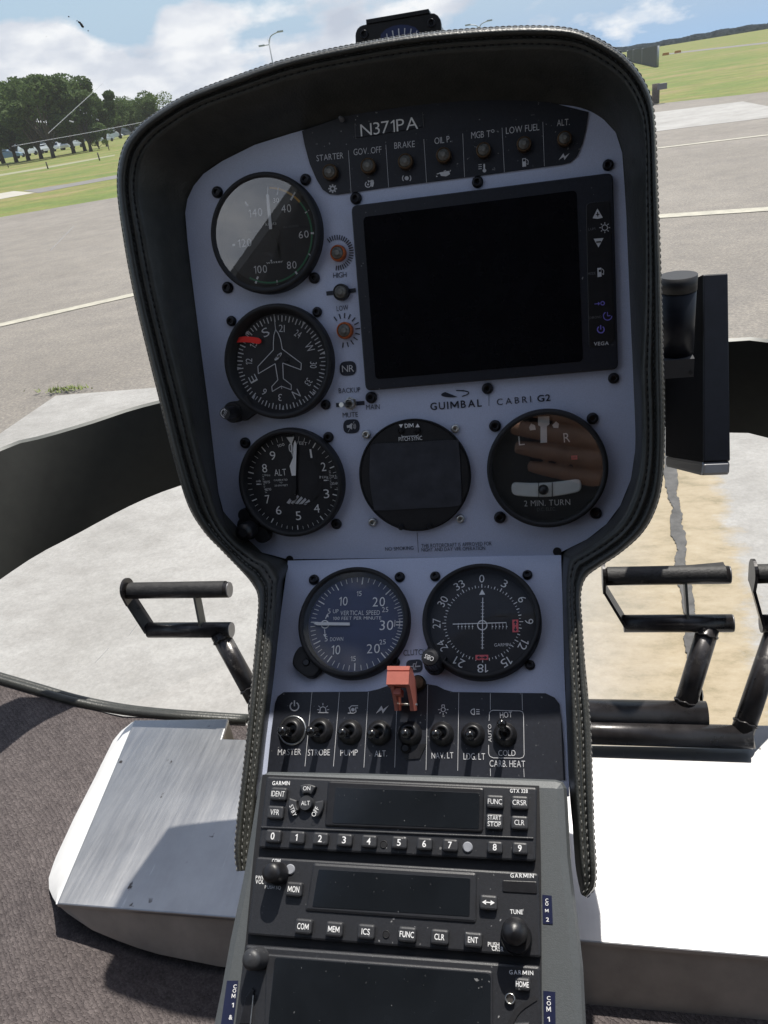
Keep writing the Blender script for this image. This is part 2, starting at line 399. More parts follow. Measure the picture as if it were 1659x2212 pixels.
# concrete with a tan stained strip along the joint
def concrete(name, stain):
    mt, nt, b, co = base(name)
    n1, n2, n3 = noise(nt, co, 1.3, 8, .65), noise(nt, co, 85, 6, .75), noise(nt, co, 6, 10, .76, (1, 1.6, 1))
    c = ramp(nt, n1, [(.28, (.255, .245, .225)), (.5, (.325, .315, .295)), (.72, (.385, .375, .355))])
    c = mix(nt, 1.0, c, ramp(nt, n3, [(.3, (.80, .79, .78)), (.6, (1.06, 1.06, 1.06))]), 'MULTIPLY')
    c = mix(nt, 1.0, c, ramp(nt, n2, [(.3, (.84, .84, .84)), (.7, (1.12, 1.12, 1.12))]), 'MULTIPLY')
    if stain:
        sp = nt.nodes.new('ShaderNodeSeparateXYZ'); L(nt, co, sp.inputs[0])
        x = math_(nt, 'ADD', sp.outputs[0], math_(nt, 'MULTIPLY', math_(nt, 'SUBTRACT', n3, .5), .22))
        x = math_(nt, 'ADD', x, math_(nt, 'MULTIPLY', sp.outputs[1], stain[2]))
        lo = ramp(nt, math_(nt, 'DIVIDE', math_(nt, 'SUBTRACT', x, stain[0] - .25), .35, True), [(0, (0, 0, 0)), (1, (1, 1, 1))])
        hi = ramp(nt, math_(nt, 'DIVIDE', math_(nt, 'SUBTRACT', stain[1], x), .05, True), [(0, (0, 0, 0)), (1, (1, 1, 1))])
        n4 = noise(nt, co, 9, 10, .76, (1, 2, 1))
        tan = ramp(nt, n4, [(.28, (.15, .125, .07)), (.38, (.24, .195, .11)), (.5, (.33, .265, .165)), (.62, (.37, .305, .20)), (.75, (.41, .36, .27))])
        c = mix(nt, math_(nt, 'MULTIPLY', math_(nt, 'MULTIPLY', lo, hi), .92), c, tan)
    L(nt, c, b.inputs['Base Color']); b.inputs['Roughness'].default_value = .75; bumpn(nt, b, n2, .25, .004)
    return mt
# grass
mt, nt, b, co = base('grass'); M['grass'] = mt
n1, n2, n3 = noise(nt, co, .16, 8, .72, (1, 1.8, 1)), noise(nt, co, 1.6, 7, .75), noise(nt, co, 14, 5, .7)
c = ramp(nt, n1, [(.28, (.080, .125, .016)), (.45, (.125, .170, .022)), (.53, (.18, .18, .040)), (.60, (.235, .19, .075))])
c = mix(nt, 1.0, c, ramp(nt, n2, [(.3, (.66, .68, .62)), (.7, (1.22, 1.2, 1.15))]), 'MULTIPLY')
c = mix(nt, 1.0, c, ramp(nt, n3, [(.3, (.75, .75, .75)), (.7, (1.2, 1.2, 1.2))]), 'MULTIPLY')
L(nt, c, b.inputs['Base Color']); b.inputs['Roughness'].default_value = .9; bumpn(nt, b, n2, .6, .08)
M['paint'] = mk('worn_road_paint', (.40, .375, .30), .7, var=.25, scale=9, detail=8)
M['road'] = mk('service_road', (.17, .16, .15), .85, var=.15, scale=2)
M['sand'] = mk('pale_concrete', (.40, .375, .32), .8, var=.12, scale=2)
M['tar'] = mk('tar_joint', (.075, .072, .068), .75, var=.5, scale=22, detail=8)
# carpet: heathered loop pile in rows
mt, nt, b, co = base('grey_carpet'); M['carpet'] = mt
w = N(nt, 'ShaderNodeTexWave', Scale=130, Distortion=7, Detail=3); w.bands_direction = 'DIAGONAL'; w.inputs['Detail Scale'].default_value = 4; L(nt, co, w.inputs[0])
n1, n2, n3 = noise(nt, co, 520, 3, .8), noise(nt, co, 9, 6), noise(nt, co, 150, 4, .7)
c = ramp(nt, n1, [(.32, (.030, .024, .026)), (.5, (.092, .078, .078)), (.68, (.20, .178, .172))])
c = mix(nt, .55, c, ramp(nt, n3, [(.3, (.05, .042, .043)), (.7, (.15, .13, .128))]))
c = mix(nt, 1.0, c, ramp(nt, n2, [(.3, (.78, .76, .76)), (.7, (1.18, 1.16, 1.14))]), 'MULTIPLY')
L(nt, c, b.inputs['Base Color']); b.inputs['Roughness'].default_value = .95
bumpn(nt, b, math_(nt, 'ADD', math_(nt, 'MULTIPLY', w.outputs[0], .3), n1), .9, .0016)
# brushed aluminium with scratches and scuffs
mt, nt, b, co = base('brushed_aluminium'); M['alu'] = mt
n1 = noise(nt, co, 30, 6, .7, (9, .55, 1)); n2 = noise(nt, co, 7, 5); n3 = noise(nt, co, 85, 3, .5, (1, .8, 1)); n4 = noise(nt, co, 24, 2)
c = ramp(nt, n2, [(.3, (.36, .36, .365)), (.7, (.44, .44, .44))])
sp = math_(nt, 'MULTIPLY', ramp(nt, n3, [(.655, (0, 0, 0)), (.69, (1, 1, 1))]), ramp(nt, n4, [(.56, (0, 0, 0)), (.63, (1, 1, 1))]))
c = mix(nt, sp, c, (.09, .08, .075))
n5 = noise(nt, co, 55, 3, .6, (7, .35, 1)); c = mix(nt, ramp(nt, n5, [(.68, (0, 0, 0)), (.72, (.5, .5, .5))]), c, (.62, .62, .61)); c = mix(nt, 1.0, c, ramp(nt, noise(nt, co, 12, 7, .65), [(.3, (.84, .84, .85)), (.7, (1.1, 1.1, 1.1))]), 'MULTIPLY')
L(nt, c, b.inputs['Base Color']); b.inputs['Metallic'].default_value = .97
L(nt, ramp(nt, n1, [(.3, (.37, .37, .37)), (.7, (.48, .48, .48))]), b.inputs['Roughness'])
b.inputs['Anisotropic'].default_value = .3
bumpn(nt, b, n1, .12, .0006)
M['alu2'] = mk('bare_aluminium_side', (.40, .365, .33), .5, .25, var=.2, scale=26, detail=8)
# glass of the dials (clear, reflecting by its index) and the canopy
def glass(name, rough, tint, ior=1.45, k=1, veil=0):
    mt = bpy.data.materials.new(name); mt.use_nodes = True; nt = mt.node_tree; nt.nodes.clear()
    f = N(nt, 'ShaderNodeFresnel', IOR=ior); t = N(nt, 'ShaderNodeBsdfTransparent'); t.inputs[0].default_value = (*tint, 1)
    g = N(nt, 'ShaderNodeBsdfGlossy', Roughness=rough); mx = nt.nodes.new('ShaderNodeMixShader'); o = nt.nodes.new('ShaderNodeOutputMaterial')
    L(nt, math_(nt, 'MULTIPLY', f.outputs[0], k), mx.inputs[0]); L(nt, t.outputs[0], mx.inputs[1]); L(nt, g.outputs[0], mx.inputs[2]); L(nt, mx.outputs[0], o.inputs[0])
    if veil:
        tr = N(nt, 'ShaderNodeBsdfTranslucent'); tr.inputs[0].default_value = (.9, .93, .95, 1); m2 = nt.nodes.new('ShaderNodeMixShader'); m2.inputs[0].default_value = veil
        L(nt, mx.outputs[0], m2.inputs[1]); L(nt, tr.outputs[0], m2.inputs[2]); L(nt, m2.outputs[0], o.inputs[0])
    return mt
M['glass'] = glass('dial_glass', .012, (.97, .97, .97), 1.7, 2.8)
M['glass_dull'] = glass('coated_dial_glass', .02, (.98, .98, .98), 1.45, .45); M['glass_mid'] = glass('plain_dial_glass', .015, (.97, .97, .97), 1.5, 1.0)
M['plexi'] = glass('canopy_plexiglass', .03, (.97, .975, .975), 1.35, .5, .022)
def leafmat(name, lo, mid, hi):
    mt, nt, b, co = base(name)
    n = noise(nt, co, 1.1, 4); c = ramp(nt, n, [(.3, lo), (.5, mid), (.7, hi)]); L(nt, c, b.inputs['Base Color']); b.inputs['Roughness'].default_value = .75
    b.inputs['Specular IOR Level'].default_value = .2
    tr = nt.nodes.new('ShaderNodeBsdfTranslucent'); L(nt, c, tr.inputs[0]); mx = nt.nodes.new('ShaderNodeMixShader'); mx.inputs[0].default_value = .38; o = nt.nodes['Material Output']
    L(nt, b.outputs[0], mx.inputs[1]); L(nt, tr.outputs[0], mx.inputs[2]); L(nt, mx.outputs[0], o.inputs[0])
    return mt
M['leafa'] = leafmat('oak_leaf', (.044, .076, .026), (.084, .128, .042), (.125, .175, .06))
M['leafb'] = leafmat('young_leaf', (.06, .10, .02), (.10, .15, .03), (.15, .19, .05))
M['woods'] = leafmat('hazed_wood_leaf', (.090, .115, .14), (.105, .13, .155), (.12, .145, .165))  # air haze over the distance mixed into bluish leaf colours

# ------------------------------------------------------------------ ground and airfield
S = H / 1.35
def sheet(name, pts, z, mat, label, cat, kind='structure', sub=0):
    mb = MB(); mb.add([(p[0], p[1], z) for p in pts], [tuple(range(len(pts)))])
    o = mb.build(name, mat); tag(o, label, cat, kind=kind); return o
sheet('ground', [(-4000, -4000), (4000, -4000), (4000, 4000), (-4000, 4000)], -.016, M['grass'], 'wide mown grass field round the airfield reaching the horizon', 'ground')
def xy(p, z=0): q = gnd(p, z); return (q.x, q.y)
g = [xy((0, 468)), xy((252, 425)), xy((1410, 224)), xy((1659, 197))]
far = [(g[0][0] + (g[0][0] - g[1][0]) * 12, g[0][1] + (g[0][1] - g[1][1]) * 12)] + g[:2] + [(0, (g[1][1] + g[2][1]) / 2 + 3)] + g[2:] + [(g[3][0] + (g[3][0] - g[2][0]) * 8, g[3][1] + (g[3][1] - g[2][1]) * 8)]
sheet('taxiway', far + [(30, -30), (-45, -30)], -.012, M['asphalt'], 'grey worn asphalt taxiway in front of the helicopter', 'taxiway')
pc = xy((125, 848)); PADY = xy((240, 842))[1]
crack = [xy(zP(x, y)) for x, y in ((655, 0), (680, 180), (700, 330), (730, 560), (735, 700), (790, 1000), (830, 1300), (850, 1600), (880, 1900), (980, 2150))]
edge = [xy(zP(x, y)) for x, y in ((1130, 0), (1230, 280), (1320, 650), (1400, 1000), (1480, 1330))]
sl = -(edge[-1][0] - edge[0][0]) / (edge[-1][1] - edge[0][1])
ex = edge[2][0] + edge[2][1] * sl
stx = xy(zP(250, 1000))[0] + xy(zP(250, 1000))[1] * sl
M['concrete'] = concrete('pad_concrete', (stx, ex, sl))
M['slab'] = concrete('slab_concrete', None)
sheet('helipad', [(pc[0], PADY), (12, PADY), (12, -14), (pc[0], -14)], -.008, M['concrete'], 'pale concrete parking pad under the helicopter with a tan stained strip', 'pad')
def strip(pts, wd):
    n = len(pts); a = []; b = []
    for i in range(n):
        d = Vector(pts[min(i + 1, n - 1)]) - Vector(pts[max(i - 1, 0)]); q = Vector((-d.y, d.x)).normalized() * (wd[i] if isinstance(wd, list) else wd) / 2
        a.append(tuple(Vector(pts[i]) + q)); b.append(tuple(Vector(pts[i]) - q))
    return a + b[::-1]
_c0, _c1 = Vector(crack[0]), Vector(crack[-2]); _cd = (_c1 - _c0).normalized()
crack = [tuple(_c0 - _cd * k) for k in (1.4, .9, .45)] + crack[:-1] + [tuple(_c1 + _cd * k) for k in (.6, 1.4, 2.4, 4)]
cs = [tuple(v) for v in catmull([Vector((*p, 0)) for p in crack], 16)]; cs = [(p[0] + .003 * math.sin(i * .21) + random.uniform(-.0025, .0025), p[1]) for i, p in enumerate(cs)]
sheet('tar_joint', strip(cs, [.030 + .007 * math.sin(i * .17) + .004 * math.sin(i * .43 + 1) + random.uniform(-.004, .004) for i, _ in enumerate(cs)]), -.004, M['tar'], 'dark tar filled joint running through the tan stained concrete', 'joint')
def lline(a, b, w, name, label):
    A, B = Vector(xy(a)), Vector(xy(b)); d = (B - A)
    sheet(name, strip([tuple(A - d * 3), tuple(A), tuple(B), tuple(B + d * 3)], w), -.006, M['paint'], label, 'marking')
A, B = Vector(xy((0, 700))), Vector(xy((285, 635)))
sheet('taxi_line', strip([tuple(A - (B - A) * 6), tuple(A), tuple(B), tuple(B + (B - A) * 4)], .15), -.007, M['paint'], 'faded painted line crossing the asphalt left of the panel', 'marking')
A, B = Vector(xy((1437, 464))), Vector(xy((1659, 449)))
sheet('taxi_line', strip([tuple(A - (B - A) * 1), tuple(A), tuple(B), tuple(B + (B - A) * 8)], .17), -.007, M['paint'], 'wider painted line on the asphalt right of the panel, nearer one', 'marking')
A, B = Vector(xy((1425, 318))), Vector(xy((1659, 290)))
sheet('taxi_line', strip([tuple(A - (B - A) * 1), tuple(A), tuple(B), tuple(B + (B - A) * 8)], .13), -.007, M['paint'], 'thin painted line on the asphalt right of the panel, farther one', 'marking')
sheet('service_road', [xy(p) for p in ((50, 411), (150, 396), (251, 377.5), (330, 358), (330, 364), (250, 385), (150, 403), (83, 416))], -.010, M['road'], 'narrow grey service road crossing the grass at left', 'road')
p0 = [xy(p) for p in ((0, 417), (30, 412), (76, 415.5), (0, 429.5))]
sheet('slab', [(p0[0][0] - 6, p0[0][1] - 2), p0[0], p0[1], p0[2], p0[3], (p0[3][0] - 6, p0[3][1] - 1.5)], -.009, M['sand'], 'pale sandy slab at the near end of the grey service road', 'slab')
sheet('path', [xy(p) for p in ((-40, 383), (0, 376), (119, 356.5), (248, 333.5), (248, 336), (119, 360), (0, 380), (-40, 389))], -.010, mk('grassy_path', (.25, .25, .15), .9), 'thin pale footpath through the grass before the oak trees', 'path')
sheet('apron_slab', [xy(p) for p in ((1330, 252), (1416, 241.6), (1605, 217.9), (1659, 228.2), (1700, 238), (1700, 248), (1659, 253), (1482, 274.2), (1330, 294))], -.0085, M['slab'], 'bright concrete slab beyond the asphalt on the right', 'slab')
sheet('runway', [xy(p) for p in ((1440, 115.6), (1478, 110.6), (1659, 90.2), (1700, 85), (1700, 88), (1659, 93.5), (1478, 113.5), (1440, 118))], -.010, M['road'], 'thin pale strip of the far runway below the skyline', 'runway')

# ------------------------------------------------------------------ trees, far wood
def foliage(mb, centres, n, size, m=0, flat=.75):
    for _ in range(n):
        c, r = random.choice(centres)
        while True:
            d = Vector((random.uniform(-1, 1), random.uniform(-1, 1), random.uniform(-1, 1)))
            if .1 < d.length < 1: break
        d = d * (1 / max(d.length, .3)) ** .45
        p = Vector(c) + Vector((d.x * r, d.y * r, d.z * r * flat)); s = size * random.uniform(.5, 1.25)
        a = Vector((random.gauss(0, 1), random.gauss(0, 1), random.gauss(0, .6))).normalized(); b = a.cross(Vector((random.gauss(0, 1), random.gauss(0, 1), random.gauss(0, 1)))).normalized()
        mb.add([p - a * s, p + b * s * .55, p + a * s, p - b * s * .5], [(0, 1, 2, 3)], m)
def tree(name, base_, h, wd, label, leaf, trunk_h=.14, n=6500, lean=0):
    t = thing(name, label, 'tree', base_, 'trees beside the far car park')
    b = Vector(base_); tr = MB()
    top = b + Vector((lean, 0, h * .55))
    tube(tr, [b, b + Vector((.05, 0, h * trunk_h)), top], h * .030, 8, r2=h * .012)
    cen = []
    for i in range(13):
        a = random.uniform(0, 6.28); q = random.uniform(.2, .72) * wd
        c = b + Vector((math.cos(a) * q + lean, math.sin(a) * q, h * random.uniform(trunk_h + .10, .86)))
        cen.append((c, wd * random.uniform(.26, .42)))
        tube(tr, [b + Vector((0, 0, h * trunk_h * random.uniform(.7, 1))), c], h * .014, 6, r2=h * .004)
    cen.append((b + Vector((lean, 0, h * .62)), wd * .5))
    tr.build('trunk', M['bark'], t)
    cr = MB(); foliage(cr, cen, n, h * .030)
    cr.build('crown', M[leaf], t); return t
def tg(x, y): return gnd((x, y))
def hgt(p, base_):                           # height of picture point p above a base point
    d = Vector((base_.x, base_.y)).length; r = ray(p); return H + d * r.z / math.hypot(r.x, r.y)
def tree_px(x, y, ty, wpx, label, leaf='leafa', name='oak_tree', **k):
    b = tg(x, y); d = b.length; top = hgt((x - (y - ty) * .16, ty), b)
    return tree(name, b, top, wpx / F * d * 1.15, label, leaf, **k)
tree_px(8, 353, 165, 52, 'broad dark oak at the left edge beside blue parked car')
tree_px(62, 346, 160, 50, 'dark oak with a pale trunk beside the white cars')
tree_px(116, 341, 152, 56, 'tallest round crowned oak in front of the parked cars')
tree_px(160, 331, 148, 58, 'oak left of the low bright green shrub tree')
tree_px(197, 327, 172, 44, 'oak standing nearest the panel hood on the left')
tree_px(214, 322, 268, 19, 'low bright green shrub tree under the dark oaks', 'leafb', 'shrub_tree', trunk_h=.08, n=2500)
tree_px(262, 299, 203, 34, 'pale green tree farther back, left of the second clump', 'leafa', n=4000)
tree_px(305, 291, 197, 40, 'rounded tree farther back in the middle of second clump', 'leafa', n=4000)
tree_px(352, 283, 196, 34, 'yellow green tree farther back right beside the hood edge', 'leafb', 'young_tree', n=3500)
tree_px(232, 316, 186, 34, 'oak at the right end of the dark clump, before the gap')
tree_px(330, 288, 204, 30, 'small dark oak between the rounded tree and the hood edge')
tree_px(36, 350, 170, 50, 'dark oak just right of the blue grey car')
tree_px(90, 343, 158, 52, 'dark oak between the thick trunk and the tallest crown')
tree_px(184, 326, 160, 46, 'dark oak filling the gap right of the tallest crown')
tree_px(288, 294, 207, 32, 'small dark oak left of the rounded tree in the second clump')
tree_px(-62, 362, 175, 60, 'oak at the far left, partly outside the picture')
mb = MB()
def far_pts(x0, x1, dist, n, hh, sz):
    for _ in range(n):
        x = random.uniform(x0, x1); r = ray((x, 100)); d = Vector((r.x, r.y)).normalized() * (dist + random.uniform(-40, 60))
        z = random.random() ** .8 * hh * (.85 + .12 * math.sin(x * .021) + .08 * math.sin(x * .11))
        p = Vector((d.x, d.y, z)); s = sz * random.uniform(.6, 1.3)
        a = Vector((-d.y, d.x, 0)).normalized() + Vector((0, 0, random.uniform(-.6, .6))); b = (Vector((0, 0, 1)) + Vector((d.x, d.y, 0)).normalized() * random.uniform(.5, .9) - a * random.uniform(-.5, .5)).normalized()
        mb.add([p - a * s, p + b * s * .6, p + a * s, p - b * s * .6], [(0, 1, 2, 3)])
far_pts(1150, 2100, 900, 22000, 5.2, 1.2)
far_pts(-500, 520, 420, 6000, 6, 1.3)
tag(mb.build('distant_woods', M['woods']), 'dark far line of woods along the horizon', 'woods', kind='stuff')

# ------------------------------------------------------------------ parked cars
paints = [('blue_grey', (.16, .24, .33)), ('white', (.75, .77, .78)), ('silver', (.45, .47, .50)), ('white', (.72, .73, .74)), ('grey', (.25, .27, .29)), ('white', (.74, .75, .76)), ('silver', (.5, .52, .54)), ('white', (.76, .77, .78))]
def car(px, py, ang, van, col, label):
    p = gnd((px, py)); t = thing('parked_car' if not van else 'parked_van', label, 'car' if not van else 'van', p, 'vehicles parked behind the oaks')
    R = Matrix.Rotation(math.radians(ang), 3, 'Z')
    hgt_ = 2.1 if van else 1.48
    side = [(-2.2, .35), (-2.25, .75), (-2.1, 1.0), (-1.75, hgt_ * .97), (.3, hgt_), (1.0, hgt_ * .68 + (.2 if van else 0)), (2.0, .85), (2.25, .7), (2.25, .35)]
    b = MB(); n = len(side); vs = []
    for y in (-.88, .88):
        for x, z in side: vs.append(p + R @ Vector((x, y * (.86 if z > 1.05 else 1), z)))
    b.add(vs, [tuple(range(n))[::-1], tuple(range(n, 2 * n))] + [(i, (i + 1) % n, n + (i + 1) % n, n + i) for i in range(n)])
    b.build('body', col, t)
    wnd = MB()
    for y in (-.80, .80):
        wnd.add([p + R @ Vector((x, y * 1.01, z)) for x, z in ((-1.6, 1.02), (-1.45, hgt_ * .93), (.2, hgt_ * .94), (.85, 1.02))], [(0, 1, 2, 3)])
    for x, x2, z2 in ((1.5, .45, hgt_ * .95), (-2.12, -1.83, hgt_ * .93)):
        wnd.add([p + R @ Vector((q, y, z)) for q, y, z in ((x + (.03 if x > 0 else -.03), -.68, .98), (x + (.03 if x > 0 else -.03), .68, .98), (x2 + (.08 if x > 0 else -.06), .6, z2), (x2 + (.08 if x > 0 else -.06), -.6, z2))], [(0, 1, 2, 3)])
    wnd.build('window', M['carglass'], t)
    for x in (-1.4, 1.4):
        for y in (-.82, .82):
            w = MB(); c = p + R @ Vector((x, y, .32)); tube(w, [c - R @ Vector((0, .1, 0)), c + R @ Vector((0, .1, 0))], .32, 16); w.build('wheel', M['tyre'], t)
    return t
cm = [mk('car_paint_' + a, c, .3, .2, var=.03) for a, c in paints]
car(18, 346, 20, False, cm[0], 'blue grey car at the left edge under the oaks')
car(58, 338, 75, True, cm[1], 'white van between the two left dark oak trunks')
car(97, 331, 80, False, cm[3], 'white car right of the thick dark trunk')
car(117, 327, 84, False, cm[4], 'grey car second right of the thick trunk')
car(137, 324, 84, False, cm[5], 'white car before the bright green shrub tree')
car(158, 321, 84, False, cm[6], 'silver car just left of the bright green shrub tree')
car(226, 308, 80, False, cm[2], 'silver car right of the bright green shrub tree')
car(249, 300, 20, True, cm[7], 'white van right by the edge of the panel hood')

# posts, lamps, barrier, sign on the airfield
def post(px, py, ty, label):
    p = gnd((px, py)); t = MB(); h = hgt((px - 2, ty), p); tube(t, [p, p + Vector((0, 0, h))], .04, 8)
    tag(t.build('marker_post', M['bark'], loc=p), label, 'post', 'posts along the pale footpath')
post(104, 365, 349, 'thin dark post on the footpath below the thick oak trunk'); post(215.5, 347, 329, 'thin dark post on the grass right of the shrub tree')
post(18.5, 362, 352, 'short dark post before the blue grey car'); post(236, 325, 312, 'thin dark post nearest the panel hood')
def lamp(px, py, D_, arms, label):
    r = ray((px, py)); d = Vector((r.x, r.y)).normalized(); top = H + D_ * r.z / math.hypot(r.x, r.y); b = Vector((d.x * D_, d.y * D_, 0))
    t = thing('street_lamp', label, 'lamp', b, 'street lamps on the skyline'); s = MB(); side = Vector((d.y, -d.x, 0))
    tube(s, [b, b + Vector((0, 0, top * .96))], .055, 8, r2=.04); s.build('pole', M['lamp_pole'], t)
    for dx, dz in arms:
        a = MB(); e = b + side * dx + Vector((0, 0, top + dz)); st = b + Vector((0, 0, top * .90))
        tube(a, catmull([st, st + side * dx * .25 + Vector((0, 0, (e - st).z * .7)), e], 5), .035, 6); a.build('arm', M['lamp_pole'], t)
        hd = MB(); box(hd, e + side * dx * .18, (.42, .22, .10), Matrix.Rotation(math.atan2(side.y, side.x), 3, 'Z')); hd.build('lamp_head', M['lamp_pole'], t)
lamp(578, 76, 62, ((.75, .1), (-.45, -.55)), 'twin armed street lamp rising above the left of the hood')
lamp(1034, 50, 70, ((.7, .05), (-.7, 0)), 'street lamp tip peeping over the middle of the hood')
a, b = gnd((1420.8, 144.6)), gnd((1370, 134.5)); b = a + (b - a) * 1.6; ha = hgt((1421.8, 99.2), a); mb = MB(); q = Vector((.06, .06, 0))
t = thing('screen_fence', 'dark green fabric screen fence beyond the asphalt on the right', 'fence', a)
mb.add([a - q, a + q, a + q + Vector((0, 0, ha)), a - q + Vector((0, 0, ha)), b - q, b + q, b + q + Vector((0, 0, ha * .97)), b - q + Vector((0, 0, ha * .97))], [(0, 1, 2, 3), (7, 6, 5, 4), (0, 3, 7, 4), (1, 5, 6, 2), (3, 2, 6, 7)])
mb.build('fabric', M['screenfence'], t)
for k in (0, .33, .66, 1):
    mb = MB(); c = a + (b - a) * k; tube(mb, [c, c + Vector((0, 0, ha * 1.01))], .07, 8); mb.build('post', M['lamp_pole'], t)
p = gnd((1416, 224)); t = thing('runway_light', 'small dark marker post with a grey head at the asphalt edge', 'light', p); mb = MB()
hh = hgt((1414, 181), p); tube(mb, [p, p + Vector((0, 0, hh))], .09, 8); mb.build('post', M['bark'], t)
mb = MB(); box(mb, p + Vector((.12, 0, hh * .82)), (.26, .16, hh * .30)); mb.build('head', mk('grey_light_head', (.12, .12, .13), .6), t)
for x, y in ((1438, 117.5), (1464, 112.5)):
    p = gnd((x, y + 2)); mb = MB(); k = .19
    mb.add([p + Vector(v) * k for v in ((-2.2, -.5, 0), (2.2, -.5, 0), (2.2, .5, 0), (-2.2, .5, 0), (-1.9, -.2, 1.5), (1.9, -.2, 1.5), (1.9, .2, 1.5), (-1.9, .2, 1.5))], [(0, 1, 5, 4), (1, 2, 6, 5), (2, 3, 7, 6), (3, 0, 4, 7), (4, 5, 6, 7)])
    tag(mb.build('barricade', mk('faded_orange', (.42, .20, .05), .7), loc=p), 'low faded orange barricade on the far grass, ' + ('nearer the dark screen fence' if x < 1450 else 'the one farther right of the screen fence'), 'barricade', 'orange barricades far across the grass')
# weed tuft at the corner of the pad
p = gnd((128, 846)); mb = MB()
for _ in range(130):
    q = p + Vector((random.gauss(0, .075), random.gauss(.02, .02), 0)); a = random.uniform(0, 6.28); d = Vector((math.cos(a), math.sin(a), random.uniform(.5, 1.6))).normalized() * random.uniform(.012, .04); s = Vector((-d.y, d.x, 0)).normalized() * .006
    mb.add([q - s, q + s, q + d], [(0, 1, 2)])
tag(mb.build('weed', M['weed'], loc=p), 'tuft of green weeds at the corner of the concrete pad', 'weed')

# ------------------------------------------------------------------ cockpit shell: canopy, nose band, floor, pedal box
def rel(x, y, z): return Vector((x, y, H + z))
def ring_xy(pts, z, mids):
    P = [zplane(p, H + z) for p in pts[0]] + [rel(*m_, z) for m_ in mids] + [zplane(p, H + z) for p in pts[1]]
    a, b = P[0], P[1]; e = P[0] + (a - b) * 1.5 + Vector((0, -.12, 0)); e2 = P[-1] + (P[-1] - P[-2]) * 3 + Vector((0, -.08, 0))
    return catmull([e + Vector((-.005, -.25, 0)), e] + P + [e2, e2 + Vector((.05, -.25, 0))], 8)
top = ring_xy((((0, 975), (100, 945), (200, 915), (340, 872)), ((1575, 738), (1659, 740))), -.26, ((-.26, .795), (-.08, .825), (.08, .81)))
bot = ring_xy((((0, 1252), (150, 1162), (380, 1052)), ((1575, 935), (1659, 946))), -.36, ((-.26, .80), (-.08, .83), (.07, .82)))
canopy = thing('canopy', 'clear bubble canopy with a dark olive nose band round the cockpit', 'canopy', rel(-.08, .8, -.36))
bot2 = []
for q in top:                                 # the bottom edge under every point of the top edge, by fraction of length
    bot2.append(q)
def resample(P, n):
    P = [Vector(p) for p in P]; d = [0]
    for a, b in zip(P, P[1:]): d.append(d[-1] + (b - a).length)
    out = []; j = 0
    for i in range(n):
        t = d[-1] * i / (n - 1)
        while j < len(P) - 2 and d[j + 1] < t: j += 1
        k = (t - d[j]) / max(d[j + 1] - d[j], 1e-9); out.append(P[j].lerp(P[j + 1], min(max(k, 0), 1)))
    return out
NB = 90
tp, bt = resample(top, NB), resample(bot, NB)
mb = MB(); vs = []; fs = []
for a, b in zip(tp, bt):
    o = Vector((a.x + .08, a.y - .13, 0)).normalized() * .012
    vs += [a, a + o * .35 + Vector((0, 0, .002)), a + o * 1.1 - Vector((0, 0, .004)), b + o, b, b.lerp(a, .5) - o * .15]
for i in range(NB - 1):
    for k in range(6): fs.append((i * 6 + k, i * 6 + (k + 1) % 6, i * 6 + 6 + (k + 1) % 6, i * 6 + 6 + k))
for k in ((0, 1), (1, 2), (2, 3), (3, 4), (4, 5, 0)):
    w = len(k); mb.add([vs[i * 6 + j] for i in range(NB) for j in k], [(i * w + j, i * w + j + 1, i * w + w + j + 1, i * w + w + j) for i in range(NB - 1) for j in range(w - 1)], 1 if k[0] < 2 and w == 2 else 0, True)
mb.build('nose_band', [M['olive'], M['olive2']], canopy)
mb = MB(); vs = []; fs = []; NA = 72; rings = [(-.66, .735), (-.52, .74), (-.36, .722), (-.26, .712), (-.1, .69), (.05, .645), (.2, .56), (.33, .44), (.42, .30), (.47, .14), (.485, .01)]
for z, r in rings:
    for i in range(NA + 1):
        a = math.radians(-128 + 256 * i / NA); vs.append(rel(-.08 + r * math.sin(a), .13 + r * math.cos(a), z))
for k in range(len(rings) - 1):
    for i in range(NA): q = k * (NA + 1) + i; fs.append((q, q + 1, q + NA + 2, q + NA + 1))
mb.add(vs, fs, 0, True); mb.build('plexiglass', M['plexi'], canopy)
# scratches, a reflection drawn as a pale streak, and insect marks on the inside of the plexiglass
def on_canopy(p, inset=.004):
    r = ray(p); lo, hi = .1, 3
    for _ in range(40):
        t = (lo + hi) / 2; q = r * t; z = q.z; R_ = rings[-1][1]
        for (z0, r0), (z1, r1) in zip(rings, rings[1:]):
            if z0 <= z <= z1: R_ = r0 + (r1 - r0) * (z - z0) / (z1 - z0)
        if math.hypot(q.x + .08, q.y - .13) > R_ - inset: hi = t
        else: lo = t
    return CAM + r * lo
M['scratch_glint'] = glass('canopy_scratch_glint', .3, (.9, .9, .9), 1.3, .3, .20)
for pts, w in ((((25, 316), (200, 285), (352, 255)), .00024), (((104, 288), (150, 246), (222, 180)), .0003), (((108, 541), (160, 488)), .0003), ((zS(905, 85), zS(965, 100)), .0005), (((305, 1337), (278, 1373)), .00035), (((235, 1400), (205, 1432)), .00035)):
    mb = MB(); P = []
    for a, b in zip(pts, pts[1:]): P += [on_canopy((a[0] + (b[0] - a[0]) * k / 5, a[1] + (b[1] - a[1]) * k / 5)) for k in range(6)]
    P = [p for i, p in enumerate(P) if i == 0 or (p - P[i - 1]).length > 1e-6]
    tube(mb, P, w, 5); mb.build('scratch_glint', M['scratch_glint'], canopy)
mb = MB()
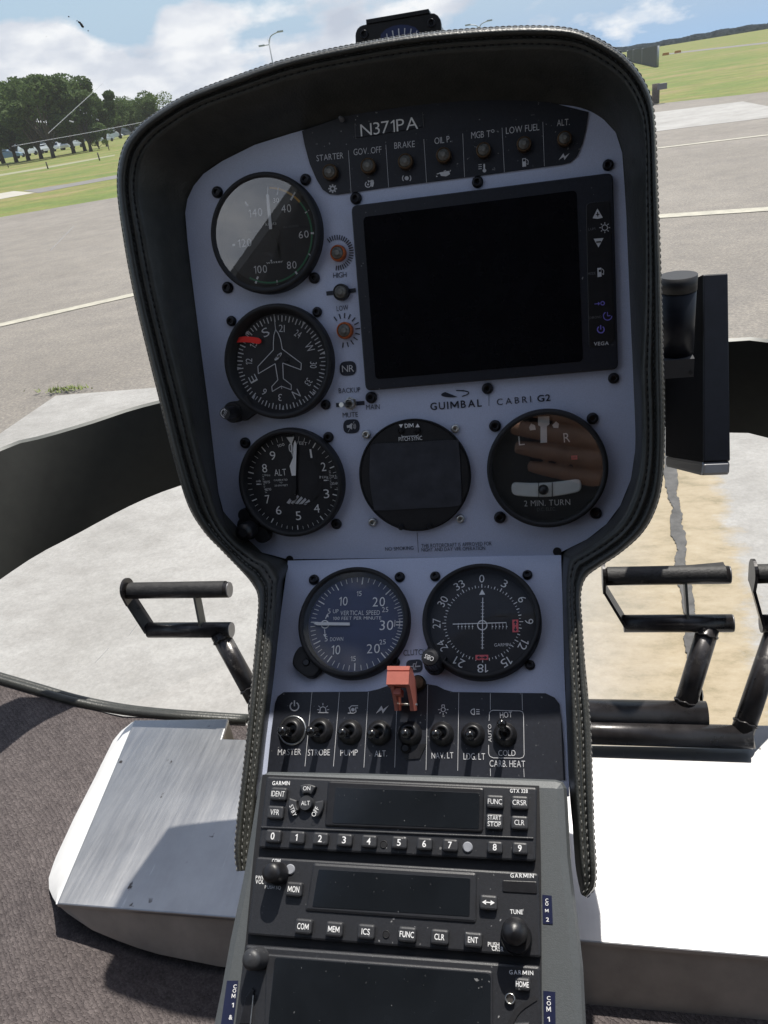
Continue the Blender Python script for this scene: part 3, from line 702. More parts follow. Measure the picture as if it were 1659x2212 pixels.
for x, y, s in ((333, 90, 2), (345, 98, 4), (352, 107, 5), (358, 115, 4), (340, 95, 3), (381, 133, 2), (297, 72, 2.5), (200, 157, 1), (354, 112, 4)):
    c = on_canopy(zD(x, y)); box(mb, c, (s * .0003, s * .0003, s * .00035), Matrix.Rotation(random.random() * 3, 3, 'Y'))
mb.build('insect_mark', M['brown'], canopy)

def zf(x):                                    # carpet height (from the eye) along the cabin width
    k = min(max((-.27 - x) / .17, 0), 1); k = k * k * (3 - 2 * k)
    return -.576 + .027 * k + max(0, -.475 - x) * .3
def on_floor(p):
    r = ray(p); lo, hi = .2, 4
    for _ in range(40):
        t = (lo + hi) / 2; q = r * t
        if q.z < zf(q.x): hi = t
        else: lo = t
    return CAM + r * lo
tl = [on_floor(p) for p in ((0, 1478), (75, 1500), (150, 1522), (225, 1538), (300, 1549), (400, 1558), (530, 1566))]
tl = [tl[0] + (tl[0] - tl[1]) * k for k in (3, 2, 1)] + tl
front = catmull(tl, 4)
mb = MB(); xs = [-.95 + i * .015 for i in range(100)]; ny = 30; vs = []; fs = []
def yfront(x):
    if x <= front[0].x: return front[0].y
    for a, b in zip(front, front[1:]):
        if a.x <= x <= b.x: return a.y + (b.y - a.y) * (x - a.x) / (b.x - a.x)
    return front[-1].y if x < -.28 else .485
for x in xs:
    for k in range(ny + 1): vs.append(rel(x, -.55 + (yfront(x) + .55) * k / ny, zf(x)))
for i in range(len(xs) - 1):
    for k in range(ny): q = i * (ny + 1) + k; fs.append((q, q + ny + 1, q + ny + 2, q + 1))
mb.add(vs, fs, 0, True)
fl = tag(mb.build('floor', M['carpet'], loc=rel(-.4, .3, -.6)), 'heathered grey carpet covering the cockpit floor', 'carpet', kind='structure')
# leather piping along the carpet's front edge
mb = MB(); P = [p + Vector((0, .004, .002)) for p in front]
tube(mb, P, .0045, 12); tube(mb, [p + Vector((0, .007, -.004)) for p in P], .005, 10)
tr = mb.build('floor_edge_trim', M['leather'], loc=P[10]); tag(tr, 'black stitched leather piping along the front edge of the carpet', 'trim')
# a dark floor pan under the carpet
mb = MB(); pts = [(p.x, p.y) for p in front]
vs = []
for x in xs: vs += [rel(x, -.55, zf(x) - .004), rel(x, yfront(x), zf(x) - .004), rel(x, yfront(x) - .02, zf(x) - .05), rel(x, -.55, zf(x) - .05)]
mb.add(vs, [(i * 4 + k, i * 4 + (k + 1) % 4, i * 4 + 4 + (k + 1) % 4, i * 4 + 4 + k) for i in range(len(xs) - 1) for k in range(4)])
fp = mb.build('floor_pan', M['olive'], loc=rel(-.4, .3, -.65)); tag(fp, 'dark olive cabin floor pan under the carpet', 'floor pan', kind='structure')

ZB = H - .525
def zt(p): return zplane(p, ZB)
A0 = zt((290, 1555)); N1 = zt(z7(1490, 50)); N2 = zt(z7(1450, 180)); B1 = zt((1273, 1610)); z8 = Z(2100, 2800, 924)
R1 = zt(z8(1572, 262)); R2 = zt(z8(1540, 97)); R3 = zt((1659, 1566)); F1 = zt((1262, 2034)); F0 = zt((496, 1982)); FL = zt((122, 1953))
yb = (N2.y + B1.y) / 2
outl = [FL, A0, N1, N2, Vector((-.15, N2.y, ZB)), Vector((-.02, B1.y, ZB)), R1, R2, R3, Vector((.5, R3.y, ZB)), Vector((.5, F1.y, ZB)), F1, F0]
pbx = thing('pedal_box', 'brushed aluminium box below the pedals, passing under the console', 'pedal box', rel(-.05, .4, -.6))
TOP = PL((0, 0, ZB), 90)                      # level plane: s = +x, t = -y, h up
mb = MB(); prism(mb, TOP, [(p.x, -p.y) for p in outl], -.0035, 0, bev=.0012); mb.build('top_plate', M['alu'], pbx)
mb = MB(); bc = [(-.3971, -.0132), (-.3824, -.0333), (-.3663, -.0437), (-.3476, -.0537), (-.3317, -.0598), (-.2821, -.0698), (-.2, -.0760), (0, -.078), (.5, -.078)]
vs = [Vector((FL.x, FL.y, ZB - .0036))]; 
tpz = ZB - .0036
P0 = [(FL.x, 0)] + bc
vs = []
for x, dz in P0:
    y = FL.y + (F1.y - FL.y) * (x - FL.x) / (F1.x - FL.x) + .001
    q = rel(x, y, min(ZB + dz, tpz) - H); kk = 1 - .045 * min(1, abs(dz) / .07); vs += [Vector((x, y, tpz)), CAM + (q - CAM) * kk]
mb.add(vs, [(2 * i, 2 * i + 1, 2 * i + 3, 2 * i + 2) for i in range(len(P0) - 1)])
mb.build('front_face', M['alu2'], pbx)
mb = MB(); bk = outl[1:10]
for a, b in zip(bk, bk[1:]): mb.add([a - Vector((0, .001, .0036)), b - Vector((0, .001, .0036)), b - Vector((0, .001, .075)), a - Vector((0, .001, .075))], [(0, 1, 2, 3)])
mb.build('rear_face', mk('bronzed_notch', (.20, .17, .13), .5, .3, var=.15, scale=30), pbx)
# left flange turned down towards the carpet
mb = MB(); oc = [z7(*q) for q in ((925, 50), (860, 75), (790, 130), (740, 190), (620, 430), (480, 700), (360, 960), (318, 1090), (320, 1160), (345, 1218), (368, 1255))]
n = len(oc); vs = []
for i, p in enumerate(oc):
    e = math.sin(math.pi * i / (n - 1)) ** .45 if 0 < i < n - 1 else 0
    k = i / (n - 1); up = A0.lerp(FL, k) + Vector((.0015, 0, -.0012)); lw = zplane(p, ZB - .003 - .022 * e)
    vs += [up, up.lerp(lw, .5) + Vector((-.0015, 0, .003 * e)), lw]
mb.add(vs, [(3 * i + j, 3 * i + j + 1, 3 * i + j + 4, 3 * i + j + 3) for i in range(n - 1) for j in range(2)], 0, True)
mb.build('side_flange', mk('sun_glare_flange', (.78, .78, .77), .45, .0, var=.03), pbx)  # white colour stands in for sun glare on the bare metal

# ------------------------------------------------------------------ pedals
def cyl(mb, a, b, r, m=0, seg=20): tube(mb, [a, b], r, seg, m)
def plate(mb, pts, th, m=0):
    pts = [Vector(p) for p in pts]; n = len(pts); q = Vector((th / 2, 0, 0))
    mb.add([p - q for p in pts] + [p + q for p in pts], [tuple(range(n))[::-1], tuple(range(n, 2 * n))] + [(i, (i + 1) % n, n + (i + 1) % n, n + i) for i in range(n)], m)
def at_z(p, z): return zplane(p, H + z)
def pedal(label, u0, u1, l0, l1, arm0, arm1, strut, flip=False, curl=False, r=.0078):
    U0, U1 = at_z(u0, -.40), at_z(u1, -.40); L0, L1 = at_z(l0, -.44), at_z(l1, -.44)
    U1.y = U0.y; L1.y = L0.y; U1.z = U0.z; L1.z = L0.z
    t = thing('pedal', label, 'pedal', L0)
    mb = MB(); cyl(mb, U0, U1, r); ub = mb.build('upper_bar', M['pedal'], t)
    g_ = MB()
    n = 12; vs = []
    for x in range(8):
        c = U0.lerp(U1, .03 + .94 * x / 7)
        for k in range(n + 1):
            a = math.radians(20 + 150 * k / n); rr = r + .0009
            if curl and k < 3 and x > 3: rr += .0011 * (3 - k) * max(0, x - 4) * .5
            vs.append(c + Vector((0, -math.cos(a) * rr * -1, math.sin(a) * rr)))
    g_.add(vs, [(x * (n + 1) + k, x * (n + 1) + k + 1, (x + 1) * (n + 1) + k + 1, (x + 1) * (n + 1) + k) for x in range(7) for k in range(n)], 0, True)
    g_.build('grip_tape', M['pad'], ub)
    mb = MB(); cyl(mb, L0, L1, r); mb.build('lower_bar', M['pedal'], t)
    e = MB(); x = U0.x
    pts = []
    for k in range(13):
        a = math.radians(k * 180 / 12); pts.append((x, U0.y + math.cos(a) * r * 1.5, U0.z + math.sin(a) * r * 1.5 + .002))
    pts += [(x, U0.y - r * 1.2, U0.z - .012)]; pts2 = [(x, U0.y + r * 1.2, U0.z - .012)]
    plate(e, pts + pts2, .0025)
    a = Vector((x, U0.y, U0.z - .011)); b = L0 + Vector((.001, 0, .002))
    q = Vector((0, r * 1.1, 0)); w = Vector((.0013, 0, 0)); e.add([a - q - w, a + q - w, a + q + w, a - q + w, b - q - w, b + q - w, b + q + w, b - q + w], [(0, 1, 5, 4), (2, 3, 7, 6), (1, 2, 6, 5), (3, 0, 4, 7), (4, 5, 6, 7)])
    e.build('end_plate', M['pedal'], t)
    s = MB(); a = U0.lerp(U1, strut); b = L0.copy(); b.x = a.x + .002
    q = Vector((0, r * .8, 0)); w = Vector((.0011, 0, 0)); s.add([a - q - w, a + q - w, a + q + w, a - q + w, b - q - w, b + q - w, b + q + w, b - q + w], [(0, 1, 5, 4), (2, 3, 7, 6), (1, 2, 6, 5), (3, 0, 4, 7)])
    s.build('strut', M['olive2'], t)
    for q, d in ((U1, U1 - U0), (L1, L1 - L0)):
        d = d.normalized(); ends = MB(); cyl(ends, q, q + d * .0012, r * .96); ends.build('end_cap', M['cap'], t)
    A_ = L0.lerp(L1, arm0); B_ = arm1
    mb = MB(); tube(mb, [A_ + (B_ - A_).normalized() * r * .55, B_], .0092, 20); am = mb.build('arm', M['pedal'], t)
    ax = (B_ - A_).normalized(); u1 = ax.cross(Vector((0, 0, 1))).normalized(); u2 = ax.cross(u1)
    for c_, rr in ((A_ + ax * r * 1.35, .0094), (B_ - ax * .0120, .0094)):
        mb = MB(); ring = [c_ + (u1 * math.cos(k * .2618) + u2 * math.sin(k * .2618)) * rr + ax * .0006 * math.sin(k * 2.1) for k in range(25)]; tube(mb, ring, .0009, 7, cap=False); mb.build('weld_bead', M['pedal'], am)
    return t
torA = at_z((1505, 1546), -.505)
pedal('black tubular pedal right of the panel with grip tape peeling at its end', (1304, 1246), (1573, 1238), (1347, 1347), (1580, 1344), .80, torA + Vector((-.012, 0, 0)), .655, curl=True)
torB = at_z((1600, 1592), -.512)
pedal('black tubular pedal cut by the right edge of the picture', (1627, 1241), (1900, 1235), (1643, 1347), (1900, 1340), .16, torB, .655)
pedal('black tubular pedal left of the panel with a rounded end plate', (276, 1277), (497, 1269), (322, 1361), (500, 1358), .84, at_z((552, 1510), -.50), .68)
for e, x0, r, lab in ((torA, -.30, .0125, 'thick black pedal tube behind, its end showing right of the panel'), (torB, -.10, .0098, 'thinner grey black pedal tube in front, set in the box notch')):
    mb = MB(); a = e.copy(); a.x = x0; cyl(mb, a, e + Vector((.008, 0, 0)), r, 0, 28); tag(mb.build('pedal_tube', M['pedal'], loc=e), lab, 'tube')

# ------------------------------------------------------------------ instrument panel: leather hood, plates
panel = thing('instrument_panel', 'grey blue instrument panel in a stitched black leather hood', 'instrument panel', BEND)
ST = [((513, 1882), (545, 1880), .03), ((507, 1840), (552, 1840), .03), ((512, 1770), (560, 1760), .03), ((522, 1690), (565, 1690), .03), ((535, 1570), (577, 1580), .03),
 ((545, 1460), (592, 1460), .03), ((556, 1340), (606, 1330), .03), ((557, 1290), (612, 1260), .03), ((545, 1262), (620, 1215), .03), ((520, 1232), (560, 1192), .034),
 ((480, 1190), (515, 1163), .038), ((440, 1148), (487, 1120), .04), ((405, 1090), (472, 1065), .042), ((375, 990), (463, 990), .045), ((345, 870), (448, 860), .045),
 ((315, 750), (432, 740), .046), ((287, 630), (418, 630), .048), ((265, 510), (405, 520), .05), ((252, 400), (400, 460), .054), ((262, 325), (412, 415), .058),
 ((290, 280), (440, 375), .062), ((335, 243), (480, 348), .066), ((400, 205), (550, 313), .07), ((500, 166), (630, 288), .072), ((620, 126), (740, 258), .074),
 ((770, 93), (860, 238), .075), ((900, 72), (970, 226), .075), ((1030, 60), (1080, 222), .075), ((1150, 55), (1180, 226), .074), ((1240, 62), (1255, 236), .072),
 ((1310, 92), (1300, 258), .068), ((1360, 130), (1330, 290), .062), ((1397, 185), (1344, 335), .056), ((1413, 250), (1349, 400), .05), ((1420, 400), (1354, 520), .046),
 ((1428, 600), (1361, 680), .045), ((1434, 800), (1368, 830), .045), ((1436, 950), (1372, 960), .045), ((1430, 1050), (1362, 1035), .043), ((1413, 1110), (1340, 1092), .04),
 ((1385, 1155), (1310, 1132), .038), ((1340, 1195), (1268, 1165), .035), ((1295, 1225), (1225, 1188), .032), ((1265, 1250), (1216, 1205), .03), ((1254, 1290), (1214, 1260), .03),
 ((1258, 1360), (1216, 1340), .03), ((1265, 1460), (1220, 1450), .03), ((1276, 1570), (1224, 1580), .03), ((1280, 1690), (1228, 1680), .03), ((1284, 1800), (1237, 1790), .03),
 ((1288, 1870), (1243, 1870), .03), ((1285, 1915), (1250, 1910), .028), ((1266, 1938), (1255, 1932), .026)]
def surf(p, h):                               # nearest of the two panel planes raised by h
    a, b = UP.hit(p, h), LP.hit(p, h)
    return a if (a - CAM).length < (b - CAM).length else b
def surf_n(p):
    a, b = UP.hit(p, 0), LP.hit(p, 0)
    return UP.n if (a - CAM).length < (b - CAM).length else LP.n
ST = [(a, b, min(h, .041)) for a, b, h in ST]
Of = catmull([Vector((*s[0], s[2])) for s in ST], 8); If = catmull([Vector((*s[1], 0)) for s in ST], 8)
prof = [(0, -.006), (4, .0005), (9, .003), (15, .0035), (21, .0015), (24.5, -.002), (28, .0012), (35, .0012), (39.5, -.0008), (44, .0004), (54, -.001)]
rows = []
for o_, i_ in zip(Of, If):
    O2, I2 = Vector(o_[:2]), Vector(i_[:2]); Ln = (I2 - O2).length; h0 = o_[2]; sc_ = min(1, Ln / 74) if Ln > 30 else Ln / 74
    row = []
    for a, dh in prof:
        q = O2.lerp(I2, min(a * sc_ / Ln, 1)); row.append(surf(q, h0 * (1 - .10 * a / 54) + dh * min(1, sc_ + .2)))
    a0 = prof[-1][0] * sc_ / Ln
    for f_, hf in ((.25, .74), (.5, .47), (.75, .20), (1.0, -.02)):
        q = O2.lerp(I2, a0 + (1 - a0) * f_); row.append(surf(q, h0 * hf * .9))
    back = row[0] + Vector((0, .085, -.012)); cx = -.10
    mid = row[0].lerp(back, .35); back.x += (cx - back.x) * .06
    rows.append([back, mid + Vector((0, 0, .001))] + row)
mb = MB(); nr = len(rows[0]); vs = [q for r in rows for q in r]
mb.add(vs, [(i * nr + k, (i + 1) * nr + k, (i + 1) * nr + k + 1, i * nr + k + 1) for i in range(len(rows) - 1) for k in range(nr - 1)], 0, True)
for e in (0, len(rows) - 1): mb.add(rows[e], [tuple(range(nr))])
hood = mb.build('hood', M['leather'], panel)
# unseen cover added behind the plates to keep sun from leaking in
mb = MB(); cvs = [r[0] for r in rows]; n = len(cvs)
mb.add(cvs, [(i, i + 1, n - 2 - i, n - 1 - i) for i in range(n // 2 - 1)])
mb.build('back_light_stop', M['matblack'], panel)
# stitching along three seams
def stitches(idx, step, ln, rad, off, mat, name, i0=0, i1=None, lift=.0006):
    mb = MB(); line = [r[idx] for r in rows][i0:i1]; nx = [r[idx + 1] for r in rows][i0:i1]; pv = [r[idx - 1] for r in rows][i0:i1]
    d = [0]
    for a, b in zip(line, line[1:]): d.append(d[-1] + (b - a).length)
    t = 0; j = 0
    while t + ln < d[-1]:
        ends = []
        for tt in (t, t + ln):
            while j < len(d) - 2 and d[j + 1] < tt: j += 1
            while j > 0 and d[j] > tt: j -= 1
            k = (tt - d[j]) / max(d[j + 1] - d[j], 1e-9)
            p = line[j].lerp(line[j + 1], k); t1 = (line[j + 1] - line[j]).normalized(); t2 = nx[j] - pv[j]
            nn = t1.cross(t2).normalized(); nn = nn if nn.dot(CAM - p) > 0 else -nn
            ends.append(p + nn * lift)
        tube(mb, [ends[0], ends[0].lerp(ends[1], .5) + nn * lift * .5, ends[1]], rad, 5, 0, True); t += step
    mb.build(name, mat, panel)
NRW = len(rows)
stitches(3, .0034, .0023, .0003, 0, M['thread'], 'stitching')
stitches(6, .0038, .0026, .0003, 0, M['thread'], 'stitching', i1=int(NRW * .22)); stitches(6, .0038, .0026, .0003, 0, M['thread'], 'stitching', i0=int(NRW * .84))
stitches(6, .0038, .0024, .0004, 0, M['seam'], 'stitching', i0=int(NRW * .22), i1=int(NRW * .84))
stitches(10, .0045, .0022, .0003, 0, M['thread'], 'stitching', i0=int(NRW * .84)); stitches(10, .0045, .0022, .00045, 0, M['seam'], 'stitching', i0=int(NRW * .12), i1=int(NRW * .84))
stitches(10, .0045, .0022, .0003, 0, M['thread'], 'stitching', i1=int(NRW * .12))
# plates
up_pts = [UP.loc(p) for p in ((625, 1209), (560, 1192), (515, 1163), (487, 1122), (472, 1065), (463, 990), (448, 860), (432, 740), (418, 630), (405, 520), (400, 460), (405, 430), (418, 402), (440, 375), (480, 348), (550, 313), (630, 288), (740, 258), (860, 236), (970, 222), (1080, 216), (1180, 218), (1255, 228), (1300, 254), (1330, 286), (1344, 330), (1349, 400), (1356, 520), (1363, 680), (1370, 830), (1374, 960), (1363, 1035), (1340, 1092), (1310, 1132), (1268, 1165), (1205, 1196), (1190, 1201), (640, 1208))]
mb = MB(); prism(mb, UP, up_pts, -.003, 0); mb.build('upper_face_plate', M['face'], panel)
lo_pts = [LP.loc(p) for p in ((622, 1211), (1212, 1199), (1215, 1300), (1219, 1450), (1225, 1600), (1230, 1720), (555, 1720), (565, 1660), (577, 1580), (592, 1460), (606, 1330))]
mb = MB(); prism(mb, LP, lo_pts, -.003, 0); mb.build('lower_face_plate', M['face'], panel)
# bend relief notches
mb = MB(); d = D(mb, UP, zH, .0006)
d.disc(275, 117, 17); d.poly([(180, 128), (268, 134), (275, 117), (262, 112)]); d.disc(1480, 82, 19); d.poly([(1480, 98), (1600, 82), (1590, 95), (1500, 104)])
mb.build('relief_notch', M['matblack'], panel)
# annunciator plate at the top
an = [zD(*q) for q in ((1306, 567), (1318, 630), (1340, 710), (1368, 775), (1395, 820), (1425, 840), (1460, 842))] + [zC(*q) for q in ((0, 813), (400, 762), (770, 712), (805, 703), (835, 675), (858, 620), (872, 560), (884, 486), (700, 440), (400, 425), (100, 445), (0, 455))] + [zD(*q) for q in ((1500, 500),)]
mb = MB(); prism(mb, UP, [UP.loc(p) for p in an], .0002, .0009); mb.build('annunciator_plate', M['annun'], panel)
mb = MB(); h = .0012; d = D(mb, UP, zD, h)
c_ = D(mb, UP, zC, h)
d.text('STARTER', 1368, 697, 1484, 684, 26); d.text('GOV. OFF', 1528, 671, 1648, 659, 27)
c_.text('BRAKE', 45, 643, 133, 635, 27); c_.text('OIL P.', 219, 623, 290, 613, 27); c_.text('MGB T', 377, 599, 460, 591, 28); c_.zarc(470, 566, 6, 2.5, 0, 360, n=10); c_.text('LOW FUEL', 527, 579, 671, 562, 28); c_.text('ALT.', 747, 545, 802, 540, 27)
for a in ((8, 625, 20, 811), (172, 601, 184, 791), (340, 577, 348, 766), (510, 552, 520, 743), (686, 527, 693, 719)): c_.line(*a, 1.6)
d.line(1505, 650, 1517, 835, 1.6)
# icons under the lamps
for k in range(8): d.line(1437 + 11 * math.cos(k * .785), 815 + 11 * math.sin(k * .785), 1437 + 19 * math.cos(k * .785), 815 + 19 * math.sin(k * .785), 6)
d.zarc(1437, 815, 10, 7, 0, 360, n=16)
d.zarc(1590, 797, 12, 4, 60, 330); d.disc(1590, 797, 4); d.poly([(1588, 778), (1600, 782), (1592, 790)])
d.poly([(1602, 800), (1600, 784), (1604, 778), (1612, 777), (1616, 790), (1612, 806), (1606, 808)])
for k in range(4): d.line(1601 + k * 4, 786, 1601 + k * 4, 776 + abs(k - 1.5) * 2, 3)
c_.disc(98, 770, 9); c_.zarc(98, 770, 18, 4, 50, 130); c_.zarc(98, 770, 18, 4, 230, 310)
c_.poly([(240, 745), (280, 738), (286, 752), (268, 762), (246, 760)]); c_.line(284, 742, 288, 734, 3); c_.line(242, 748, 228, 752, 4); c_.disc(228, 762, 3); c_.line(258, 740, 268, 736, 3)
c_.line(433, 708, 433, 735, 7); c_.disc(434, 737, 8); 
for k in range(3): c_.line(408, 712 + k * 9, 422, 710 + k * 9, 3)
def pump(q, x, y, s):
    q.poly([(x - 10 * s, y - 18 * s), (x + 6 * s, y - 20 * s), (x + 7 * s, y + 16 * s), (x - 9 * s, y + 18 * s)]); q.path([(x + 8 * s, y - 16 * s), (x + 16 * s, y - 8 * s), (x + 15 * s, y + 8 * s), (x + 9 * s, y + 4 * s)], 2.6 * s)
pump(c_, 607, 703, 1)
mbk = MB(); dk = D(mbk, UP, zC, .0014); dk.poly([(600, 688), (610, 687), (611, 697), (600, 698)])
def bolt(q, x, y, s): q.poly([(x - 24 * s, y + 15 * s), (x - 3 * s, y - 15 * s), (x + 3 * s, y - 1 * s), (x + 24 * s, y - 16 * s), (x + 2 * s, y + 14 * s), (x - 3 * s, y + 1 * s)])
bolt(c_, 778, 677, 1)
mb.build('annunciator_lettering', M['white2'], panel); mbk.build('pump_icon_window', M['annun'], panel)
# registration placard
rp = [zD(1533, 533), zC(166, 484), zC(172, 550), zD(1536, 598)]
mb = MB(); prism(mb, UP, [UP.loc(p) for p in rp], .001, .0016); d = D(mb, UP, ZI, .0019, 1); d.text('N371PA', 779.5, 295, 903.5, 278, 26, gap=.09)
e = [(p[0], p[1]) for p in rp]; d.path([(e[0][0] + 3, e[0][1] + 5), e[0], e[3], (e[3][0] + 3, e[3][1])], .8, 2); d.path([e[1], e[2]], .8, 2)
mb.build('registration_placard', [M['annun'], M['white'], M['dim']], panel)
mb = MB(); lathe(mb, UP, UP.loc(zD(1480, 520)), [(.0016, .001), (.0012, .006), (0, .0065)], 10); mb.build('clip', M['dim'], panel)

# printed legends on the face
h = .0004
def legend(draw):                             # each printed group is a part of its own
    mb = MB(); draw(D(mb, UP, zA, h), D(mb, UP, zE, h), D(mb, LP, zH, h)); mb.build('printed_legend', M['ink'], panel)
def ring_ticks(q, z, x, y, r, n, a0, st, ln, w):
    c = UP.loc(z(x, y)); R = rad_px(UP, z, x, y, r)
    for k in range(n): q.tick(c, R, R * ln, a0 + k * st, R * w)
def badge(q, x, y, wx, wy): q.quad(rrect([q.p(x - wx, y - wy + 5), q.p(x + wx - 3, y - wy - 4), q.p(x + wx, y + wy - 5), q.p(x - wx + 4, y + wy + 4)], .0045))
legend(lambda a, e, l: (a.text('HIGH', 1270, 1026, 1378, 1018, 42), ring_ticks(a, zA, 1303, 820, 98, 25, -32, 9.2, 1.38, .085)))
legend(lambda a, e, l: a.line(1213, 1153, 1453, 1125, 34))
legend(lambda a, e, l: (e.text('LOW', 1247, 178, 1355, 166, 46), ring_ticks(e, zE, 1315, 358, 108, 12, -33, 20.2, 1.42, .09)))
legend(lambda a, e, l: badge(e, 1350, 713, 79, 68))
legend(lambda a, e, l: (e.text('BACKUP', 1266, 944, 1467, 934, 46), e.line(1240, 1055, 1505, 1034, 38), e.text('MAIN', 1522, 1098, 1648, 1092, 46), e.text('MUTE', 1303, 1172, 1446, 1165, 46)))
legend(lambda a, e, l: badge(e, 1383, 1253, 78, 66))
legend(lambda a, e, l: (l.quad(rrect([l.p(798, 572), l.p(872, 566), l.p(875, 624), l.p(803, 630)], .0035)), l.text('CLUTCH', 788, 551, 890, 546, 25)))
mb = MB(); g_ = D(mb, UP, zG, h)
g_.text('GUIMBAL', 445, 173, 750, 151, 42, True, gap=.2); g_.text('CABRI', 840, 144, 1043, 126, 37, gap=.3); g_.text('G2', 1080, 124, 1158, 117, 38, True); g_.line(792, 78, 792, 148, 2.4)
n = 24
g_.poly([(590 + 2 + 84 * math.cos(6.283 * k / 40 + .0) * 1.0, 76 - 6 * math.cos(6.283 * k / 40) + 21 * math.sin(6.283 * k / 40)) for k in range(9, 26)] + [(606, 95)])
g_.path([(597, 57), (640, 57), (668, 64), (674, 72), (660, 82), (632, 92)], 6); g_.poly([(597, 54), (640, 54), (665, 60), (640, 62), (620, 60)])
mb.build('maker_emblem', M['ink'], panel); mb = MB(); g_ = D(mb, UP, zG, h)
g_.text('NO SMOKING', 177, 1009, 345, 1002, 21); g_.line(366, 900, 373, 1019, 2.6); g_.text('THIS ROTORCRAFT IS APPROVED FOR', 392, 991, 808, 976, 22); g_.text('NIGHT AND DAY VFR OPERATION', 392, 1014, 770, 1003, 21)
mb.build('placard_lettering', M['ink'], panel)
mb = MB(); e = D(mb, UP, zE, .0007); l = D(mb, LP, zH, .0007)
e.text('NR', 1298, 748, 1408, 742, 62)
e.poly([(1340, 1244), (1360, 1242), (1388, 1222), (1390, 1284), (1362, 1266), (1342, 1268)]); e.zarc(1388, 1253, 18, 4, 40, 140, n=8); e.zarc(1388, 1253, 27, 4, 40, 140, n=8); e.zarc(1388, 1253, 36, 4, 45, 135, n=8); e.line(1350, 1308, 1410, 1206, 3)
l.line(812, 600, 830, 599, 4); l.path([(846, 588), (832, 588), (832, 612), (846, 612)], 3); l.line(843, 600, 864, 598, 5); l.line(836, 616, 848, 578, 2.5)
mb.build('white_legend', M['white2'], panel)

# ------------------------------------------------------------------ instruments
def screw(pl, z, x, y, r, parent, mat='darksteel', h=0):
    c = pl.loc(z(x, y), h + .0015); R = rad_px(pl, z, x, y, r, h + .0015); mb = MB()
    lathe(mb, pl, c, [(R, h), (R, h + .0012), (R * .8, h + .0024), (R * .42, h + .0028), (R * .40, h + .0012)], 18, 0)
    a = random.uniform(0, 3); d = D(mb, pl, z, h + .0029, 0)
    k = R * .30
    mb.build('screw', M[mat], parent)
def gauge(name, label, cat, pl, z, oc, orx, ic, irx, dial, hb=.009, hd=.0012, screws=(), sr=44, smat='darksteel', bez='matblack', bevel=.93, glassed=True, gl='glass'):
    c = pl.loc(z(*oc), .004); R = rad_px(pl, z, *oc, orx, .004); ci = pl.loc(z(*ic), hd); Ri = rad_px(pl, z, *ic, irx, hd)
    t = thing(name, label, cat, pl.w(c, 0)); t['_c'] = [ci[0], ci[1], Ri]
    mb = MB(); lathe(mb, pl, c, [(R, 0), (R, hb * .5), (R * .992, hb * .85), (R * .975, hb), (R * bevel, hb), (R * bevel - .0008, hb - .0008), (Ri * 1.015, hd + .0008), (Ri * 1.0, hd)], 72, 0, cap=False)
    mb.build('bezel', M[bez], t)
    mb = MB(); lathe(mb, pl, ci, [(Ri * 1.03, hd - .0004), (Ri * 1.03, hd)], 64, 0, False); mb.build('dial', M[dial], t)
    for s in screws: screw(pl, z, s[0], s[1], sr, t, smat)
    if glassed:
        mb = MB(); lathe(mb, pl, c, [(R * bevel - .0006, hb - .0016)], 1 if False else 64, 0, False) if False else None
        vs = [pl.w((c[0] + (R * bevel - .0004) * math.cos(k * .0981748), c[1] + (R * bevel - .0004) * math.sin(k * .0981748)), hb - .0018) for k in range(64)]
        mb = MB(); mb.add(vs, [tuple(range(64))]); mb.build('glass', M[gl], t)
    return t, ci, Ri
# airspeed indicator
t, c, R = gauge('airspeed_indicator', 'airspeed gauge with a yellow and green arc, topmost round dial of the left column', 'gauge', UP, zA, (725, 668), 450, (742, 682), 376, 'dial', screws=((318, 323), (1040, 220), (1112, 1025), (402, 1103)))
mb = MB(); h = .0016; d = D(mb, UP, zA, h)
for s in (('140', 583, 531, 692, 516, 64), ('30', 780, 413, 828, 407, 38), ('40', 848, 495, 927, 486, 64), ('60', 990, 704, 1071, 694, 58), ('80', 893, 953, 971, 947, 60), ('100', 625, 990, 730, 981, 62), ('120', 495, 776, 603, 765, 64)): d.text(*s, gap=.14)
d.text('knots', 718, 600, 806, 590, 28); d.text('SNr.0223533', 860, 619, 985, 606, 15, m=1); d.text('TSO-C46a', 556, 660, 668, 646, 13, m=1); d.text('winter', 722, 911, 862, 897, 18, True); d.disc(763, 884, 7)
for s in ((922, 390, 944, 350, 15), (946, 346, 960, 322, 12), (811, 347, 815, 318, 11), (817, 312, 820, 286, 5), (1086, 660, 1112, 659, 17), (960, 972, 975, 995, 15), (655, 1013, 646, 1036, 16), (642, 1050, 633, 1078, 16), (446, 757, 468, 755, 17), (549, 402, 573, 438, 13), (1038, 495, 1056, 484, 9), (1066, 475, 1080, 466, 7), (1068, 828, 1084, 840, 10), (809, 1042, 811, 1062, 8), (812, 1075, 815, 1096, 8)): d.line(*s)
mb.build('scale', [M['white'], M['dim']], t)
mb = MB(); d = D(mb, UP, zA, .0014)
def ang(z, x, y): q = UP.loc(z(x, y), .0014); return math.degrees(math.atan2(q[0] - c[0], -(q[1] - c[1]))), math.hypot(q[0] - c[0], q[1] - c[1])
(a0, r0), (a1, r1), (a2, r2) = ang(zA, 748, 318), ang(zA, 1000, 400), ang(zA, 588, 1022)
d.arc(c, R * .915, R * .955, a0, a1, 0); d.arc(c, R * .915, R * .95, a1, (a2 + 360) % 360, 1, 60)
mb.build('colour_arc', [M['yellow'], M['green']], t)
